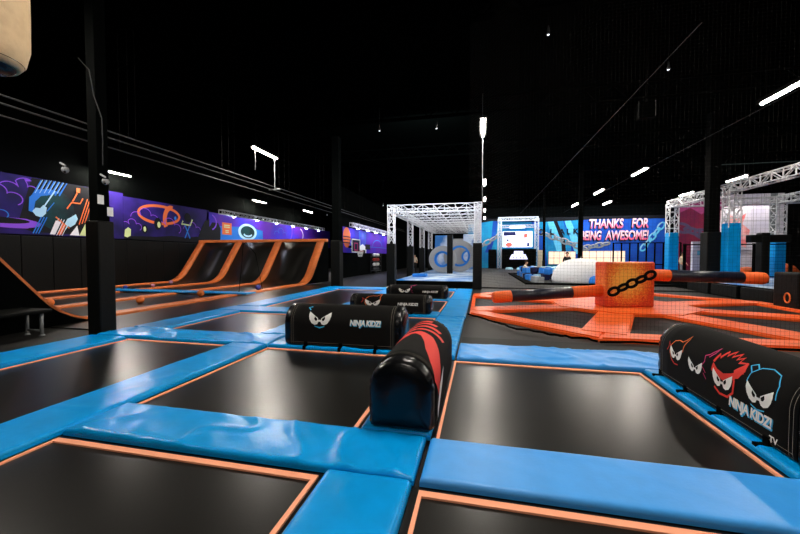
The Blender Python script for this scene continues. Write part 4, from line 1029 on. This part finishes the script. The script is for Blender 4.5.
for k, (x, z, lab) in enumerate(((-9.2,4.5,'lowest pale conduit running along the left above the lanes'),(-9.45,4.75,'upper pale conduit running along the left above the lanes'),(-9.75,4.42,'rear pale conduit running along the left above the lanes'))):
    bm = tube(NB(), (x,4,z), (x,44,z), .022, 6); t = tag(obj('conduit', bm, 'conduit'), lab, 'conduit')
    for y in (8,12,16,20,24,28,32,36): obj('hanger_rod', tube(NB(), (x,y,z), (x,y,CH), .008, 4), 'rod', t)
for x, z, y0, y1, lab in ((4.6,6.5,9,44,'thin conduit running above the netting at right'),(9.3,6.5,9,44,'thin conduit along the ceiling at the far right')):
    t = tag(obj('conduit', tube(NB(), (x,y0,z), (x,y1,z), .009, 5), 'dkgrey'), lab, 'conduit')
    for y in (12,20,28,36): obj('hanger_rod', tube(NB(), (x,y,z), (x,y,CH), .006, 4), 'rod', t)
t = thing('speaker', 'small black loudspeaker on a bracket above the netting', 'speaker', (4.75,12.0,6.0))
obj('cabinet', bbox(-.2,.2,-.15,.15,-.45,0,.02), 'black', t); bm = NB(); path(bm, [(-.22,-.1,.05),(-.22,-.1,-.4),(.22,-.1,-.4),(.22,-.1,.05)], .012); obj('bracket', bm, 'conduit', t)
bm = NB(); tube(bm, (0,0,0), (0,0,CH-6.0), .012, 5); obj('hanger_rod', bm, 'rod', t)
def spot(label, x, y, z):
    t = thing('spotlight', label, 'spotlight', (x,y,z))
    obj('can', lathe(NB(), [(.03,.0),(.035,.03),(.03,.08),(.012,.2)], 10), 'dkgrey', t)
    obj('lens', lathe(NB(), [(.028,-.01),(.028,-.001)], 10), 'speck', t)
    obj('hanger_rod', tube(NB(), (0,0,.2), (0,0,CH-z), .006, 4), 'rod', t)
for lab, x, y, z in (('small spotlight above the netting near the loudspeaker',4.7,10.6,6.3),('small spotlight left of the nearest aisle light',-3.4,11.9,5.8),('small spotlight above the far bolsters',-1.5,12.4,5.9),('small spotlight above the net left of centre top',1.5,8.9,6.6),('small spotlight near the ramp light bar',-13.5,30,5.2),('small spotlight above the basketball hoop',-6.6,24,5.0)):
    spot(lab, x, y, z)
# cameras, notices, cable on the left column
def dome(label, x, y, z):
    t = thing('ceiling_camera', label, 'camera', (x,y,z)); obj('shell', lathe(NB(), [(.05,.06),(.06,.01),(.045,-.03),(.01,-.05)], 14), 'grey', t)
    obj('lens', ball(NB(), (.03,-.03,-.03), .02, 0, 8), 'black', t); obj('arm', tube(NB(), (0,0,.1), (-.12,0,.16), .02, 6), 'grey', t)
dome('white dome camera on the right face of the left column', -7.2,5.6,2.95)
dome('white dome camera on the left face of the left column', -7.85,5.35,3.15)
for z, lab, y in ((2.62,'upper white paper notice on the left column',5.62),(2.4,'lower white paper notice on the left column',5.8)):
    tag(obj('notice', box(NB(), -7.359,-7.353,y-.06,y+.06,z-.09,z+.09), 'white'), lab, 'notice')
bm = NB(); path(bm, [(-7.25,5.2,5.15),(-7.2,5.35,5.0),(-7.3,5.5,4.6),(-7.25,5.6,4.2),(-7.31,5.65,3.8),(-7.34,5.66,3.3)], .009)
tag(obj('cable', bm, 'conduit'), 'thin pale cable hanging down the left column', 'cable')
# hanging bag top left
t = thing('hanging_bag', 'cream padded bag with a black base hanging at the top left corner', 'hanging bag', (-4.06,2.17,3.1))
obj('shell', lathe(NB(), [(.22,.0),(.265,.06),(.295,.2),(.30,.5),(.30,1.9),(.22,2.0)], 40), 'beige', t)
obj('base', lathe(NB(), [(.05,-.035),(.18,-.02),(.255,.045),(.24,.06)], 40), 'gloss', t)
obj('hanger_rope', tube(NB(), (0,0,2.0), (0,0,CH-3.1), .02, 6), 'black', t)

# ------------------------------------------------------------------ area lights: two from the light bars, the rest added fill
def area(name, loc, rot, sx, sy, power, col):
    l = bpy.data.lights.new(name, 'AREA'); l.shape = 'RECTANGLE'; l.size = sx; l.size_y = sy; l.energy = power; l.color = col
    o = bpy.data.objects.new(name, l); o.location = loc; o.rotation_euler = rot; COL.objects.link(o); return o
area('added_mural_fill', (WX+1.6,11.5,5.3), (0,rad(35),0), .2, 14, 75, (.75,.72,1))  # added fill on the left murals, no lamp belongs here
area('ramp_mural_wash', (-17.0,29,4.1), (0,rad(30),0), .15, 16, 50, (.7,.7,1))
area('court_mural_wash', (-8.6,30,3.9), (0,rad(35),0), .15, 12, 40, (.72,.68,1))
area('added_back_wall_fill', (6,44.0,6.9), (rad(38),0,0), 14, .3, 400, (.8,.9,1))  # added to brighten the back wall, no fixture behind it
area('added_thanks_fill', (16,43.5,6.9), (rad(38),0,0), 8, .3, 340, (.85,.88,1))  # added fill for the lettering half of the back wall
area('added_climbing_fill', (17,25.2,6.9), (rad(45),0,0), 6, .3, 200, (1,.95,.98))  # added to lift the dark climbing wall and maroon mural
area('added_course_fill', (-2.3,14.6,6.6), (rad(58),0,0), 3, .3, 420, (.9,.95,1))  # added front light so the ring obstacles read brighter

w = bpy.data.worlds.new('world'); scn.world = w; w.use_nodes = True
w.node_tree.nodes['Background'].inputs['Color'].default_value = (.0,.0,.0,1)
scn.view_settings.view_transform = 'Standard'; scn.view_settings.look = 'None'; scn.view_settings.gamma = 1
scn.view_settings.exposure = .7
scn.view_settings.use_curve_mapping = False
